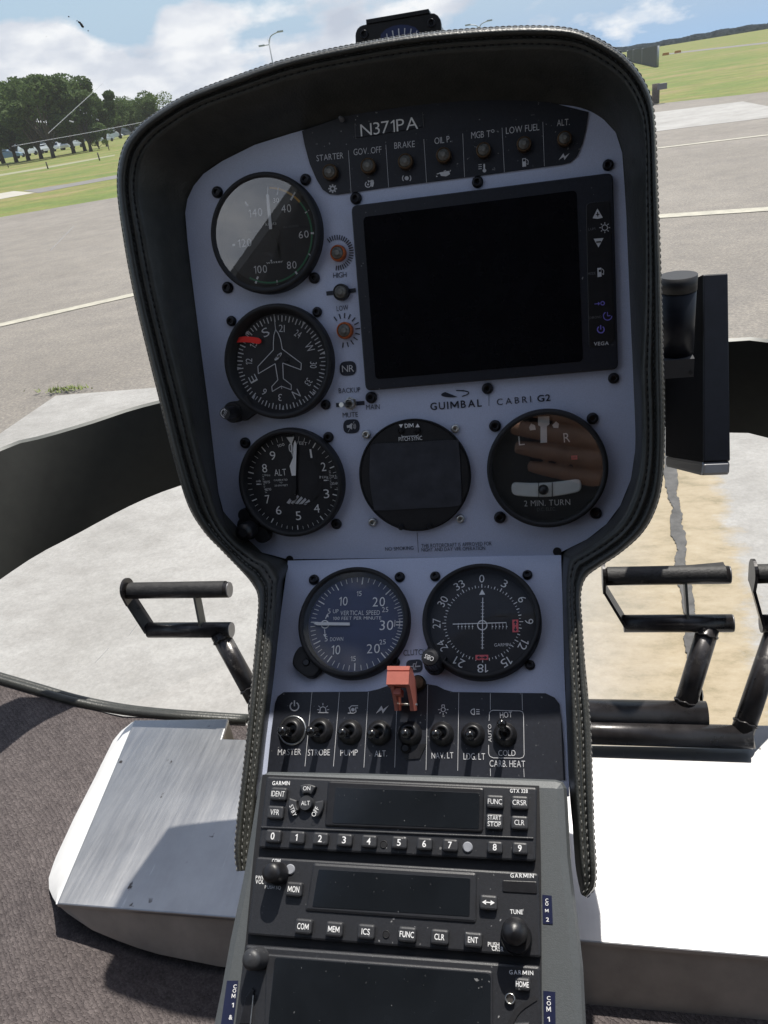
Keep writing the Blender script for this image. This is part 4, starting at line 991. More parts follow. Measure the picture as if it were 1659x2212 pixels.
mb = MB(); prism(mb, UP, [UP.loc(zA(*q), .003) for q in ((721, 350), (733, 334), (744, 350), (770, 626), (747, 628))], .0026, .0032); d = D(mb, UP, zA, .003)
d.line(733, 334, 736, 280, 5); mb.build('pointer', M['white'], t)
mb = MB(); prism(mb, UP, [UP.loc(zA(*q), .003) for q in ((747, 628), (770, 626), (800, 600), (830, 640), (822, 690), (790, 720), (760, 690))], .0024, .003); prism(mb, UP, [UP.loc(zA(*q), .003) for q in ((785, 700), (806, 700), (822, 860), (806, 862))], .0024, .003); mb.build('pointer_hub', M['matblack'], t)

# direction indicator
t, c, R = gauge('direction_indicator', 'compass card dial with a white aircraft outline and red bug, second dial of left column', 'gauge', UP, zE, (708, 652), 503, (727, 664), 418, 'dial', screws=((258, 270), (1060, 185), (1140, 1052)), sr=45, gl='glass_dull')
mb = MB(); h = .0016; d = D(mb, UP, zE, h)
for k in range(72):
    a = k * 5 - 22.6 + 2.5 * 0
    d.tick(c, R * (.86 if k % 2 == 0 else .89), R * .985, a, R * (.022 if k % 2 == 0 else .017))
for k, s in enumerate(('S', '2I', '24', 'W', '30', '33', 'N', '3', '6', 'E', '12', '15')):
    big = s in 'SWNE'; d.rad(s, c, R * .72, -22.6 + 30 * k, R * (.175 if big else .145), R * (.15 if big else .13 if len(s) == 2 else .08) * (1.25 if s == 'W' else 1))
for a in (37, 82, 135, 183, 226, 268, 315):
    q = math.radians(a); v = Vector((math.sin(q), -math.cos(q))); w = Vector((v.y, -v.x)); b = Vector(c); d.quad([tuple(b + v * R * 1.0 + w * R * .035), tuple(b + v * R * 1.0 - w * R * .035), tuple(b + v * R * .90)])
mb.build('compass_card', M['white2'], t)
mb = MB(); d = D(mb, UP, zE, .0019)
d.path([(676, 350), (660, 400), (655, 470), (655, 540), (510, 695), (515, 762), (672, 668), (697, 820), (640, 882), (645, 928), (728, 878), (822, 912), (822, 865), (748, 808), (742, 662), (912, 725), (916, 665), (738, 532), (722, 440), (700, 385)], 7, closed=True)
d.line(660, 208, 676, 352, 6); d.line(728, 878, 734, 905, 5)
d.poly([(700 + 26 * math.cos(k * .3142) * 1.0 + 22 * math.sin(k * .3142), 602 - 36 * math.sin(k * .3142) - 8 * math.cos(k * .3142)) for k in range(20)])
mb.build('aircraft_outline', M['white2'], t)
mb = MB(); d = D(mb, UP, zE, .0021); d.path([(676, 622), (686, 590), (694, 612), (708, 580), (706, 612), (722, 576)], 6); lathe(mb, UP, UP.loc(zE(780, 637), .002), [(R * .045, .0016), (R * .04, .0024), (R * .02, .0026)], 12); mb.build('centre_mark', M['black'], t)
mb = MB(); prism(mb, UP, [UP.loc(zE(*q), .003) for q in ((312, 472), (330, 428), (345, 418), (400, 413), (470, 420), (515, 428), (538, 444), (541, 464), (530, 480), (512, 484), (460, 474), (400, 468), (350, 468))], .0022, .0034); mb.build('heading_bug', M['red'], t)
mb = MB(); lathe(mb, UP, UP.loc(zE(300, 1118), .004), [(rad_px(UP, zE, 300, 1118, 92, .004), 0), (rad_px(UP, zE, 300, 1118, 92, .004), .008), (rad_px(UP, zE, 300, 1118, 84, .004), .009)], 32)
prism(mb, UP, [UP.loc(zE(*q), .004) for q in ((310, 1040), (420, 960), (520, 1110), (400, 1200))], 0, .0085)
mb.build('knob_lobe', M['matblack'], t)
kc = UP.loc(zE(300, 1118), .010); kr = rad_px(UP, zE, 205, 1133, 54, .03)
mb = MB(); lathe(mb, UP, kc, [(kr * .8, .009), (kr * .8, .012), (kr, .013), (kr, .026), (kr * .9, .028)], 28, 0); kb = mb.build('knob', M['black'], t)
# align knob cap lettering on its top
mb = MB(); d = D(mb, UP, zE, .0283)
d.raw('PUSH', Vector((kc[0] - kr * .2, kc[1] + kr * .62)), Vector((kr * .75, -kr * .95)), kr * .42); d.arc(kc, kr * .58, kr * .72, 190, 350)
q = math.radians(355); v = Vector((math.sin(q), -math.cos(q))); d.quad([tuple(Vector(kc) + v * kr * .4), tuple(Vector(kc) + v * kr * .92), tuple(Vector(kc) + Vector((math.sin(q + .5), -math.cos(q + .5))) * kr * .65)])
mb.build('knob_lettering', M['white2'], kb)

# altimeter
t, c, R = gauge('altimeter', 'altimeter reading ALT with digits 0 to 9, lowest dial of left column', 'gauge', UP, zF, (825, 712), 485, (838, 722), 428, 'dial', screws=((387, 342), (1165, 288), (1240, 1100)), sr=48, gl='glass_dull')
mb = MB(); h = .0016; d = D(mb, UP, zF, h)
for k in range(50):
    if k == 0: continue
    d.tick(c, R * .875 if k % 5 == 0 else R * .905, R * 1.0 if k % 5 == 0 else R * .995, k * 7.2 - 1, R * (.022 if k % 5 == 0 else .009))
for s in (('1', 1003, 482, 1020, 480, 82), ('2', 1106, 606, 1150, 602, 80), ('3', 1128, 858, 1180, 855, 82), ('4', 1037, 994, 1092, 990, 78), ('5', 868, 1062, 918, 1059, 80), ('6', 683, 1010, 733, 1007, 78), ('7', 585, 908, 628, 904, 78), ('8', 555, 618, 600, 615, 78), ('9', 628, 502, 680, 497, 80), ('0', 802, 430, 845, 427, 82)): d.text(*[('I' if q == '1' else q) for q in s])
d.text('ALT', 667, 650, 777, 643, 60); d.text('CALIBRATED', 660, 698, 788, 692, 16); d.text('TO', 713, 719, 739, 717, 14); d.text('20.000 FEET', 667, 748, 791, 743, 16)
d.text('100', 697, 385, 761, 365, 26); d.text('FEET', 876, 353, 968, 364, 28); d.text('IN.Hg', 1087, 673, 1168, 670, 23); d.text('29.9', 1196, 667, 1243, 663, 24); d.text('30.0', 1199, 733, 1250, 729, 24); d.text('mb', 497, 709, 538, 706, 22); d.text('1015', 569, 719, 624, 716, 23); d.text('1010', 582, 790, 636, 784, 23); d.text('1020', 568, 648, 625, 652, 14)
for k in range(12): d.line(553 + k * k * .22, 640 + k * 15, (568 if k % 4 else 562) + k * k * .22, 640 + k * 15, 3); d.line(1172 + k * 1.4, 605 + k * 14, 1190 + k * .9, 603 + k * 14, 3)
d.line(497, 727, 527, 726, 11); d.line(527, 726, 545, 726, 5); d.line(1125, 691, 1155, 690, 11); d.line(1155, 690, 1172, 689, 5)
for y in (655, 712, 762, 607): d.line(1245, y, 1262, y, 3)
mb.build('scale', M['white'], t)
mb = MB(); d = D(mb, UP, zF, .0018)
for k in range(5):
    x = 800 + k * 38; d.poly([(x - 22, 900 + k * 4), (x + 4, 912 + k * 2), (x + 62 - k * 4, 825 + k * 16), (x + 44 - k * 2, 812 + k * 14)])
mb.build('hatched_flag', M['white2'], t)
mb = MB(); d = D(mb, UP, zF, .002); d.arc(UP.loc(zF(890, 690), .002), R * .50, R * .515, 0, 200); mb.build('dial_rim', M['black'], t)
mb = MB(); prism(mb, UP, [UP.loc(zF(*q), .003) for q in ((845, 345), (858, 316), (872, 350), (864, 645), (828, 647), (808, 556), (838, 482))], .0028, .0034); prism(mb, UP, [UP.loc(zF(*q), .0025) for q in ((776, 288), (851, 284), (828, 345), (836, 470), (822, 430), (815, 345))], .0022, .0026); mb.build('pointer', M['white'], t)
mb = MB(); prism(mb, UP, [UP.loc(zF(*q), .003) for q in ((828, 647), (864, 645), (868, 820), (824, 822))], .0026, .0032); lathe(mb, UP, UP.loc(zF(838, 850), .003), [(R * .07, .0026), (R * .07, .0032)], 20, 0, False); mb.build('pointer_tail', M['matblack'], t)
mb = MB(); 
for x, y, r in ((400, 1010, 60), (560, 1190, 75), (440, 1120, 110)): rr = rad_px(UP, zF, x, y, r, .003); lathe(mb, UP, UP.loc(zF(x, y), .003), [(rr, 0), (rr, .006), (rr * .9, .0072)], 28)
mb.build('knob_lobe', M['matblack'], t)
kr = rad_px(UP, zF, 380, 1175, 76, .02); mb = MB(); lathe(mb, UP, UP.loc(zF(385, 1172), .018), [(kr, .007), (kr, .018), (kr * .92, .0205), (kr * .5, .021)], 32); mb.build('knob', M['black'], t)

# blank round attitude display
t, c, R = gauge('attitude_display', 'switched off round display with a blank grey screen and silver screws', 'display', UP, zG, (347, 563), 331, (347, 563), 322, 'matblack', hb=.004, hd=.0034, screws=((62, 318), (592, 283), (100, 840), (622, 820)), sr=27, smat='steel', glassed=False, bevel=.98)
mb = MB(); prism(mb, UP, [tuple(v[:2]) for v in catmull([Vector((*UP.loc(zG(*q), .004), 0)) for q in ((88, 400), (120, 374), (350, 364), (580, 352), (612, 375), (624, 560), (628, 705), (600, 742), (380, 756), (130, 768), (108, 745), (84, 580), (88, 400))], 4)][:-1], .0034, .0042); mb.build('screen', M['screen2'], t)
mb = MB(); d = D(mb, UP, zG, .0040); d.poly([(257, 259), (282, 257), (270, 280)]); d.poly([(355, 276), (382, 274), (368, 252)]); d.text('DIM', 293, 279, 345, 275, 24, True); d.text('PITCH SYNC', 257, 358, 396, 350, 24); d.path([(275, 321), (275, 330), (371, 325), (371, 316)], 2.5)
mb.build('lettering', M['white'], t)
mb = MB()
for x, y in ((270, 868), (440, 862), (270, 296), (368, 296)): lathe(mb, UP, UP.loc(zG(x, y), .004), [(.0022, .0034), (.0022, .0044), (.0012, .0048)], 14)
mb.build('push_button', M['black'], t)

# turn coordinator
t, c, R = gauge('turn_indicator', 'turn indicator with L and R marks and white slip tube right of blank display', 'gauge', UP, zG, (1135, 521), 361, (1132, 525), 322, 'dial', screws=((828, 268), (1408, 223), (857, 812), (1428, 787)), sr=36, hb=.009)
mb = MB(); d = D(mb, UP, zG, .0016); d.text('L', 970, 383, 1005, 380, 54); d.text('R', 1238, 366, 1275, 362, 55); d.poly([(1030, 275), (1042, 252), (1066, 264), (1070, 290), (1036, 294)]); d.poly([(1168, 262), (1190, 240), (1208, 254), (1204, 280), (1176, 278)])
d.text('2 MIN. TURN', 1002, 745, 1275, 736, 34, gap=.16); d.text('D.C. ELEC.', 1078, 774, 1190, 769, 20, m=1)
mb.build('scale', [M['white'], M['dim']], t)
mb = MB(); prism(mb, UP, [UP.loc(zG(*q), .003) for q in ((1083, 212), (1150, 209), (1151, 258), (1136, 268), (1137, 366), (1098, 368), (1098, 270), (1084, 262))], .0022, .003); mb.build('turn_needle', M['white'], t)
mb = MB(); d = D(mb, UP, zG, .0022); d.poly([(1280, 444), (1316, 442), (1318, 466), (1282, 468)]); mb.build('off_flag', M['pink'], t)
mb = MB(); d = D(mb, UP, zG, .0024); d.text('OFF', 1286, 462, 1312, 460, 12); mb.build('flag_lettering', M['ink'], t)
tb = [(925, 600), (1000, 606), (1080, 607), (1160, 603), (1250, 593), (1340, 580), (1342, 655), (1250, 675), (1160, 688), (1080, 690), (1000, 686), (926, 676)]
mb = MB(); prism(mb, UP, rrect([UP.loc(zG(*q), .003) for q in tb], .004), .0016, .0042, bev=.001); mb.build('slip_tube', mk('pale_slip_fluid', (.85, .88, .86), .25, var=.08), t)
mb = MB(); rr = rad_px(UP, zG, 1115, 645, 32, .005); bc_ = UP.loc(zG(1115, 646), .0045); lathe(mb, UP, bc_, [(rr, .0042), (rr * .92, .0056), (rr * .7, .0072), (rr * .4, .008), (0, .0083)], 24); mb.build('slip_ball', M['black'], t)
mb = MB(); d = D(mb, UP, zG, .0045); d.line(1086, 604, 1088, 690, 4); d.line(1168, 602, 1168, 687, 5); mb.build('tube_line', M['ink'], t)

# vertical speed indicator
t, c, R = gauge('vertical_speed_indicator', 'dark blue vertical speed gauge with its needle at zero, left of lower pair', 'gauge', LP, zH, (565, 400), 248, (577, 404), 212, 'dialblue', screws=((383, 207), (770, 195), (748, 580)), sr=23, gl='glass_mid')
mb = MB(); d = D(mb, LP, zH, .0016)
def vsa(u):
    P = ((0, 0), (5, 28), (10, 57), (15, 93), (20, 133), (25, 158), (30, 178)); 
    for (u0, a0), (u1, a1) in zip(P, P[1:]):
        if u0 <= u <= u1: return a0 + (a1 - a0) * (u - u0) / (u1 - u0)
for u in range(0, 31):
    for s in (1, -1):
        if s < 0 and u in (0,): continue
        a = 271 + s * vsa(u); big = u % 5 == 0; d.tick(c, R * (.83 if big else .88), R * .985, a, R * (.022 if big and u in (10, 20, 15, 30, 5, 0) else .012))
for k in (.90, .80): d.arc(c, R * k, R * (k + .012), 86, 96)
for s in (('15', 577, 283, 599, 282, 22), ('10', 497, 326, 535, 325, 39), ('20', 648, 330, 704, 328, 41), ('25', 691, 355, 719, 354, 22), ('5', 447, 362, 459, 361, 22), ('UP', 470, 360, 495, 359, 17), ('VERTICAL SPEED', 503, 369, 681, 367, 20), ('100 FEET PER MINUTE', 470, 390, 687, 388, 14), ('30', 680, 436, 741, 435, 43), ('5', 433, 487, 446, 486, 22), ('DOWN', 457, 486, 516, 484, 17), ('10', 463, 546, 502, 545, 41), ('15', 550, 576, 573, 575, 22), ('20', 622, 541, 681, 539, 41), ('25', 680, 501, 708, 499, 21)): d.text(*s, gap=.13)
d.zarc(434, 410, 17, 5, 0, 360, n=18); d.path([(437, 385), (444, 366)], 4); d.poly([(438, 374), (448, 360), (450, 378)]); d.path([(432, 432), (434, 452)], 4); d.poly([(426, 455), (442, 453), (434, 468)])
mb.build('scale', M['white'], t)
mb = MB(); prism(mb, LP, [LP.loc(zH(*q), .003) for q in ((383, 407), (400, 400), (545, 402), (545, 415), (400, 414))], .0024, .0031); mb.build('pointer', M['white'], t)
mb = MB(); pts = [LP.loc(zH(*q), .003) for q in ((330, 505), (300, 545), (290, 590), (310, 620), (355, 652), (385, 652), (425, 615), (400, 560))]; prism(mb, LP, rrect(pts, .006), 0, .006, bev=.001); mb.build('adjuster_lobe', M['matblack'], t)
mb = MB(); rr = rad_px(LP, zH, 350, 582, 16, .006); lathe(mb, LP, LP.loc(zH(350, 582), .006), [(rr, .0058), (rr, .0066), (rr * .8, .0068)], 16); mb.build('adjuster_screw', M['black'], t)

# course deviation indicator
t, c, R = gauge('course_indicator', 'course indicator with crossed white needles and pink flags, right of lower pair', 'gauge', LP, zH, (1138, 394), 268, (1143, 402), 235, 'dial', screws=((930, 192), (1346, 185), (1358, 592)), sr=23, gl='glass_dull')
mb = MB(); d = D(mb, LP, zH, .0016)
for k, s in enumerate(('0', '3', '6', '9', '12', '15', '18', '21', '24', '27', '30', '33')): d.rad(s, c, R * .885, 30 * k - 1, R * .155, R * (.10 if len(s) == 1 else .20))
for k in range(72): d.tick(c, R * .70, R * (.775 if k % 6 == 0 else .755 if k % 2 == 0 else .735), k * 5 - 1, R * (.016 if k % 2 == 0 else .009))
d.poly([(1142, 252), (1156, 276), (1129, 277)]); d.text('GARMIN', 1197, 510, 1270, 508, 14)
d.zarc(1143, 414, 21, 5, 0, 360, n=24)
for k in range(1, 6):
    for s in (-1, 1): d.disc(1143 + s * (22 + k * 16 + (8 if s > 0 else 6)), 418 + s * -0 + 2, 3.4, n=10); d.line(1143 + s * (28 + k * 16), 404, 1143 + s * (28 + k * 16), 432, 1.8); d.line(1137, 414 + s * (22 + k * 16), 1151, 414 + s * (22 + k * 16), 2)
mb.build('scale', M['white'], t)
mb = MB(); d = D(mb, LP, zH, .0026); d.line(1145, 290, 1143, 522, 4); d.line(1010, 409, 1251, 402, 4); mb.build('needle', M['white'], t)
mb = MB(); d = D(mb, LP, zH, .0022); d.poly([(1278, 389), (1305, 388), (1306, 445), (1279, 446)]); d.poly([(1112, 548), (1170, 547), (1170, 570), (1112, 571)]); mb.build('warning_flag', M['pink'], t)
mb = MB(); d = D(mb, LP, zH, .0024)
for x, y, vx, vy in ((1292, 404, 0, 1), (1292, 430, 0, -1), (1130, 559, 1, 0), (1153, 559, -1, 0)): d.poly([(x - vx * 12 - vy * 0, y - vy * 12), (x + vy * 9, y + vx * 9), (x - vy * 9, y - vx * 9)]); d.line(x, y, x + vx * 10, y + vy * 10, 5)
mb.build('flag_arrow', M['ink'], t)
mb = MB(); d = D(mb, LP, zH, .0021); d.poly([(1206, 340), (1262, 345), (1255, 372), (1205, 372)], 0); mb.build('dial_window', M['black'], t)
kc = LP.loc(zH(926, 590), .004); rr = rad_px(LP, zH, 926, 590, 44, .004)
mb = MB(); lathe(mb, LP, kc, [(rr, 0), (rr, .006), (rr * .9, .008)], 32); prism(mb, LP, [LP.loc(zH(*q), .004) for q in ((890, 560), (905, 500), (985, 560), (968, 600))], 0, .007); mb.build('knob_lobe', M['matblack'], t)
kr = rad_px(LP, zH, 900, 540, 40, .03); kc2 = LP.loc(zH(920, 575), .012)
mb = MB(); vs = []; n = 40
pr = [(1, .008), (1, .022), (.93, .0235), (.55, .024)]
for i in range(n * 2):
    a = math.pi * i / n; k = 1 + (.03 if i % 4 < 2 else -.02); 
    for r, h in pr: vs.append(LP.w((kc2[0] + kr * r * (k if r == 1 else 1) * math.sin(a), kc2[1] - kr * r * (k if r == 1 else 1) * math.cos(a)), h))
mb.add(vs, [(i * 4 + q, i * 4 + q + 1, ((i + 1) % (2 * n)) * 4 + q + 1, ((i + 1) % (2 * n)) * 4 + q) for i in range(2 * n) for q in range(3)] + [tuple(i * 4 + 3 for i in range(2 * n))])
kb = mb.build('knob', M['black'], t)
mb = MB(); d = D(mb, LP, zH, .0244); a = Vector(kc2); d.raw('OBS', a + Vector((kr * .55, kr * .10)), Vector((-kr * 1.0, -kr * .42)), kr * .5); mb.build('knob_lettering', M['white2'], kb)

# engine display
t = thing('engine_display', 'large switched off rectangular engine display filling the right of the panel', 'display', UP.w(UP.loc(zB(800, 700)), 0))
oc_ = rrect([UP.loc(zB(*q), .003) for q in ((107, 270), (1420, 103), (1447, 1090), (180, 1198))], .004)
mb = MB(); prism(mb, UP, oc_, 0, .0045, bev=.0008); mb.build('bezel', M['annun'], t)
mb = MB(); prism(mb, UP, rrect([UP.loc(zB(*q), .005) for q in ((165, 325), (1238, 190), (1270, 1050), (228, 1140))], .003), .0045, .0049); mb.build('screen', M['screen'], t)
mb = MB(); prism(mb, UP, rrect([UP.loc(zB(*q), .005) for q in ((1285, 255), (1408, 240), (1432, 950), (1300, 985))], .003), .0045, .0051, bev=.0003); mb.build('key_strip', M['black'], t)
for s in ((128, 230), (740, 148), (1397, 62), (1425, 1135), (790, 1187), (205, 1232)): screw(UP, zB, *s, 29, t)
mb = MB(); d = D(mb, UP, zB, .0055)
d.poly([(1343, 282), (1370, 328), (1345, 334), (1319, 331)]); d.poly([(1324, 434), (1374, 430), (1348, 478)])
d.zarc(1380, 378, 14, 4, 0, 360); [d.line(1380 + 19 * math.cos(k * .785), 378 + 19 * math.sin(k * .785), 1380 + 27 * math.cos(k * .785), 378 + 27 * math.sin(k * .785), 4) for k in range(8)]
d.text('LUM.', 1298, 393, 1336, 388, 12, m=1); d.text('MODE', 1296, 617, 1334, 613, 13, m=1); pump(d, 1355, 604, 1.25); d.text('VEGA', 1325, 971, 1400, 967, 17, True, m=0); d.text('CHRONO', 1300, 838, 1363, 832, 12, m=1)
d.line(1328, 762, 1350, 760, 4, 2); d.poly([(1346, 750), (1356, 759), (1347, 770)], 2); d.zarc(1369, 758, 9, 4.5, 0, 360, 2); d.zarc(1394, 822, 21, 4.5, 90, 330, 2); d.path([(1393, 802), (1394, 822), (1408, 820)], 4, 2); d.zarc(1360, 890, 17, 6, 35, 325, 2); d.line(1359, 868, 1360, 890, 6, 2)
mb.build('key_legend', [M['white2'], M['dim'], M['violet']], t)
mb = MB(); d = D(mb, UP, zB, .0058); d.line(1335, 313, 1353, 311, 5); d.line(1343, 300, 1345, 322, 5); d.line(1337, 451, 1361, 449, 7); d.poly([(1349, 590), (1360, 588), (1361, 600), (1350, 602)]); mb.build('key_cutout', M['black'], t)

# indicator lamps
def lamp_button(x, y, z, r, ring, label, group, pl=UP, h=0):
    c = pl.loc(z(x, y), .004); R = rad_px(pl, z, x, y, r, .004); t = thing('indicator_lamp', label, 'lamp', pl.w(c, 0), group)
    mb = MB(); lathe(mb, pl, c, [(R, h), (R, h + .003), (R * .93, h + .0042), (R * .78, h + .0045), (R * .72, h + .0034)], 28, cap=False); rg = mb.build('ring', M[ring], t)
    mb = MB(); lathe(mb, pl, c, [(R * .73, h), (R * .73, h + .0042), (R * .62, h + .0054), (R * .3, h + .0058)], 24); mb.build('lens', M['lens'], rg)
G = 'warning lamps along the top of the panel'
for x, y, z, nm in ((1425, 743, zD, 'STARTER'), (1590, 716, zD, 'GOV. OFF'), (92, 697, zC, 'BRAKE'), (257, 670, zC, 'OIL P.'), (430, 648, zC, 'MGB T'), (605, 622, zC, 'LOW FUEL'), (780, 598, zC, 'ALT.')):
    lamp_button(x, y, z, 33, 'brass', 'round unlit warning lamp below the word ' + nm, G, h=.0009)
G = 'rotor speed lamps between the dials and display'
lamp_button(1303, 820, zA, 64, 'orange', 'orange ringed lamp above the word HIGH', G); lamp_button(1328, 1140, zA, 66, 'black', 'black ringed lamp with bars beside it, between HIGH and LOW', G); lamp_button(1315, 358, zE, 76, 'orange', 'orange ringed lamp below the word LOW', G)
# backup / main toggle
c = UP.loc(zE(1368, 1040), .003); R = rad_px(UP, zE, 1368, 1040, 62, .003); t = thing('toggle_switch', 'small steel toggle between the words BACKUP and MUTE', 'switch', UP.w(c, 0))
mb = MB(); prism(mb, UP, [(c[0] + R * math.cos(k * 1.0472 + .4), c[1] + R * math.sin(k * 1.0472 + .4)) for k in range(6)], 0, .0022, bev=.0004); lathe(mb, UP, c, [(R * .72, .002), (R * .72, .006), (R * .6, .0065), (R * .5, .006), (R * .48, .003)], 20); mb.build('bushing', M['steel'], t)
mb = MB(); a = UP.w(c, .003); b = UP.w((c[0] - R * .55, c[1] + R * .02), .016); tube(mb, [a, a.lerp(b, .8), b], R * .26, 12, r2=R * .36); mb.build('lever', M['steel'], t)

# ------------------------------------------------------------------ lower switch panel
sp = [zI(*q) for q in ((125, 500), (140, 350), (160, 200), (172, 170), (200, 150), (590, 147), (640, 136), (695, 117), (780, 113), (870, 112), (915, 120), (950, 138), (990, 149), (1420, 155), (1462, 175), (1485, 205), (1497, 300), (1505, 400), (1512, 560), (118, 560))]
mb = MB(); prism(mb, LP, [LP.loc(p) for p in sp], .0002, .0010); swp = mb.build('switch_plate', M['annun'], panel)
mb = MB(); d = D(mb, LP, zI, .0014)
for a in ((330, 147, 297, 495), (458, 149, 430, 495), (593, 148, 572, 500), (728, 130, 716, 500), (870, 113, 862, 512), (1015, 150, 1010, 515), (1162, 153, 1162, 232), (1162, 505, 1163, 540), (1310, 154, 1312, 232), (1318, 505, 1320, 545)): d.line(*a, 2)
for s in (('MASTER', 170, 443, 278, 441, 28), ('STROBE', 310, 445, 413, 443, 28), ('PUMP', 462, 446, 543, 444, 28), ('ALT.', 622, 450, 680, 448, 28), ('NAV. LT', 888, 459, 990, 457, 28), ('LDG. LT', 1037, 463, 1138, 464, 30), ('HOT', 1208, 269, 1265, 266, 27), ('COLD', 1200, 446, 1280, 446, 27), ('CARB. HEAT', 1159, 496, 1325, 499, 30)): d.text(*s)
d.text('AUTO', 1168, 381, 1166, 298, 15)
d.path([(1156, 282), (1158, 245), (1164, 236), (1176, 233), (1300, 236), (1312, 240), (1317, 252), (1320, 440), (1314, 453), (1300, 457), (1176, 455), (1160, 448), (1154, 435), (1154, 395)], 2.6)
d.zarc(248, 215, 20, 6, 30, 330); d.line(248, 187, 248, 214, 6)
d.path([(366, 244), (369, 222), (381, 216), (393, 222), (396, 244)], 4); d.line(358, 244, 406, 244, 4); d.line(381, 200, 381, 210, 4); d.line(360, 212, 368, 219, 3); d.line(404, 212, 396, 219, 3); d.line(354, 230, 364, 231, 3); d.line(410, 230, 400, 231, 3)
d.path([(497, 246), (510, 246), (505, 222), (515, 212), (545, 212)], 4); d.path([(500, 222), (505, 222)], 4); d.path([(545, 222), (532, 222), (536, 240), (524, 247), (512, 246)], 4); d.disc(521, 230, 8)
bolt(d, 658, 230, 1.25)
d.zarc(942, 230, 10, 4, 0, 360); d.path([(936, 218), (936, 208), (948, 208), (948, 218)], 3.5); [d.line(942 + 16 * math.cos(a), 230 + 16 * math.sin(a), 942 + 24 * math.cos(a), 230 + 24 * math.sin(a), 4) for a in (0, .8, 1.57, 2.35, 3.14)]
d.path([(1088, 226), (1076, 230), (1070, 240), (1076, 250), (1088, 254), (1088, 226)], 4); [d.line(1096, 230 + k * 10, 1112, 230 + k * 10, 4) for k in range(3)]
mb.build('switch_lettering', M['white2'], panel)
def toggle(x, y, bx, by, label, ring=False):
    c = LP.loc(zI(x, y), .003); R = rad_px(LP, zI, x, y, 50, .003); t = thing('toggle_switch', label, 'switch', LP.w(c, 0), 'black toggle switches in the lower row')
    mb = MB(); lathe(mb, LP, c, [(R * 1.12, .001), (R * 1.12, .0022), (R * 1.02, .003), (R, .0032), (R, .0048), (R * .84, .0052), (R * .8, .006), (R * .62, .0066), (R * .5, .0062), (R * .42, .003)], 32)
    mb.build('bushing', M['black'], t)
    if ring:
        mb = MB(); lathe(mb, LP, c, [(R * 1.30, .001), (R * 1.30, .0021), (R * 1.24, .0024), (R * 1.13, .0024), (R * 1.12, .001)], 36, cap=False); mb.build('guard_ring', M['steel'], t)
    hb = .0235; a = LP.w(c, .003); q = LP.loc(zI(bx, by), hb); b = LP.w(q, hb); mb = MB(); rb = rad_px(LP, zI, bx, by, 24, hb)
    dirv = (b - a).normalized(); tube(mb, [a, a.lerp(b, .5), b - dirv * rb * .4], R * .20, 14, r2=rb * .80)
    sph = []; ns, nr_ = 20, 10
    u = dirv.cross(Vector((1, 0, 0))).normalized(); w = dirv.cross(u)
    for i in range(nr_ + 1):
        th = math.pi * i / nr_
        for j in range(ns): ph = 2 * math.pi * j / ns; sph.append(b + (u * math.cos(ph) + w * math.sin(ph)) * math.sin(th) * rb + dirv * math.cos(th) * rb * 1.1)
    mb.add(sph, [(i * ns + j, i * ns + (j + 1) % ns, (i + 1) * ns + (j + 1) % ns, (i + 1) * ns + j) for i in range(nr_) for j in range(ns)], 0, True)
    mb.build('lever', M['lever'], t)
M['lever'] = mk('glossy_black_lever', (.012, .012, .013), .22, var=.1, coat=.4)
for x, y, bx, by, nm in ((236, 325, 193, 328, 'MASTER'), (368, 326, 326, 330, 'STROBE'), (505, 333, 473, 336, 'PUMP'), (642, 336, 610, 341, 'ALT. in the lower row'), (935, 342, 907, 342, 'NAV. LT'), (1080, 345, 1066, 347, 'LDG. LT')):
    toggle(x, y, bx, by, 'black toggle switch above the word ' + nm + (', ringed in bright steel' if nm == 'MASTER' else ''), nm == 'MASTER')
toggle(785, 340, 765, 340, 'black toggle switch under the red guard, without a word below'); toggle(1230, 345, 1215, 295, 'black toggle switch pushed up between HOT and COLD')
# clutch guard: red cover raised on its hinge bracket
g0 = LP.loc(zN(830, 900), .012)
t = thing('switch_guard', 'red flip up switch guard raised over the clutch switch', 'switch guard', LP.w(LP.loc(zN(830, 1300)), 0))
def gp(x, y, h): return LP.hit(zN(x, y), h)
mb = MB()
HF = .034
f = [gp(410, 402, HF), gp(900, 402, HF), gp(878, 800, HF), gp(388, 800, HF)]
dn = -LP.n
# front block with a lip along its top
def solid(mb, front, depth, m=0, taper=0):
    bk = [p + dn * depth for p in front]; cc = sum(bk, Vector()) / 4
    bk = [p.lerp(cc, taper) for p in bk]; mb.add(front + bk, [(0, 1, 2, 3)[::-1], (4, 5, 6, 7), (0, 1, 5, 4), (1, 2, 6, 5), (2, 3, 7, 6), (3, 0, 4, 7)], m)
q1 = [gp(412, 400, HF), gp(905, 400, HF), gp(893, 490, HF), gp(410, 490, HF)]; solid(mb, q1, .011)
q2 = [gp(410, 518, HF + .0006), gp(893, 518, HF + .0006), gp(874, 800, HF + .0002), gp(390, 800, HF + .0002)]; solid(mb, q2, .011)
q3 = [gp(412, 488, HF - .0014), gp(892, 488, HF - .0014), gp(892, 520, HF - .0014), gp(412, 520, HF - .0014)]; solid(mb, q3, .009)
mb.build('cover', M['guard'], t)
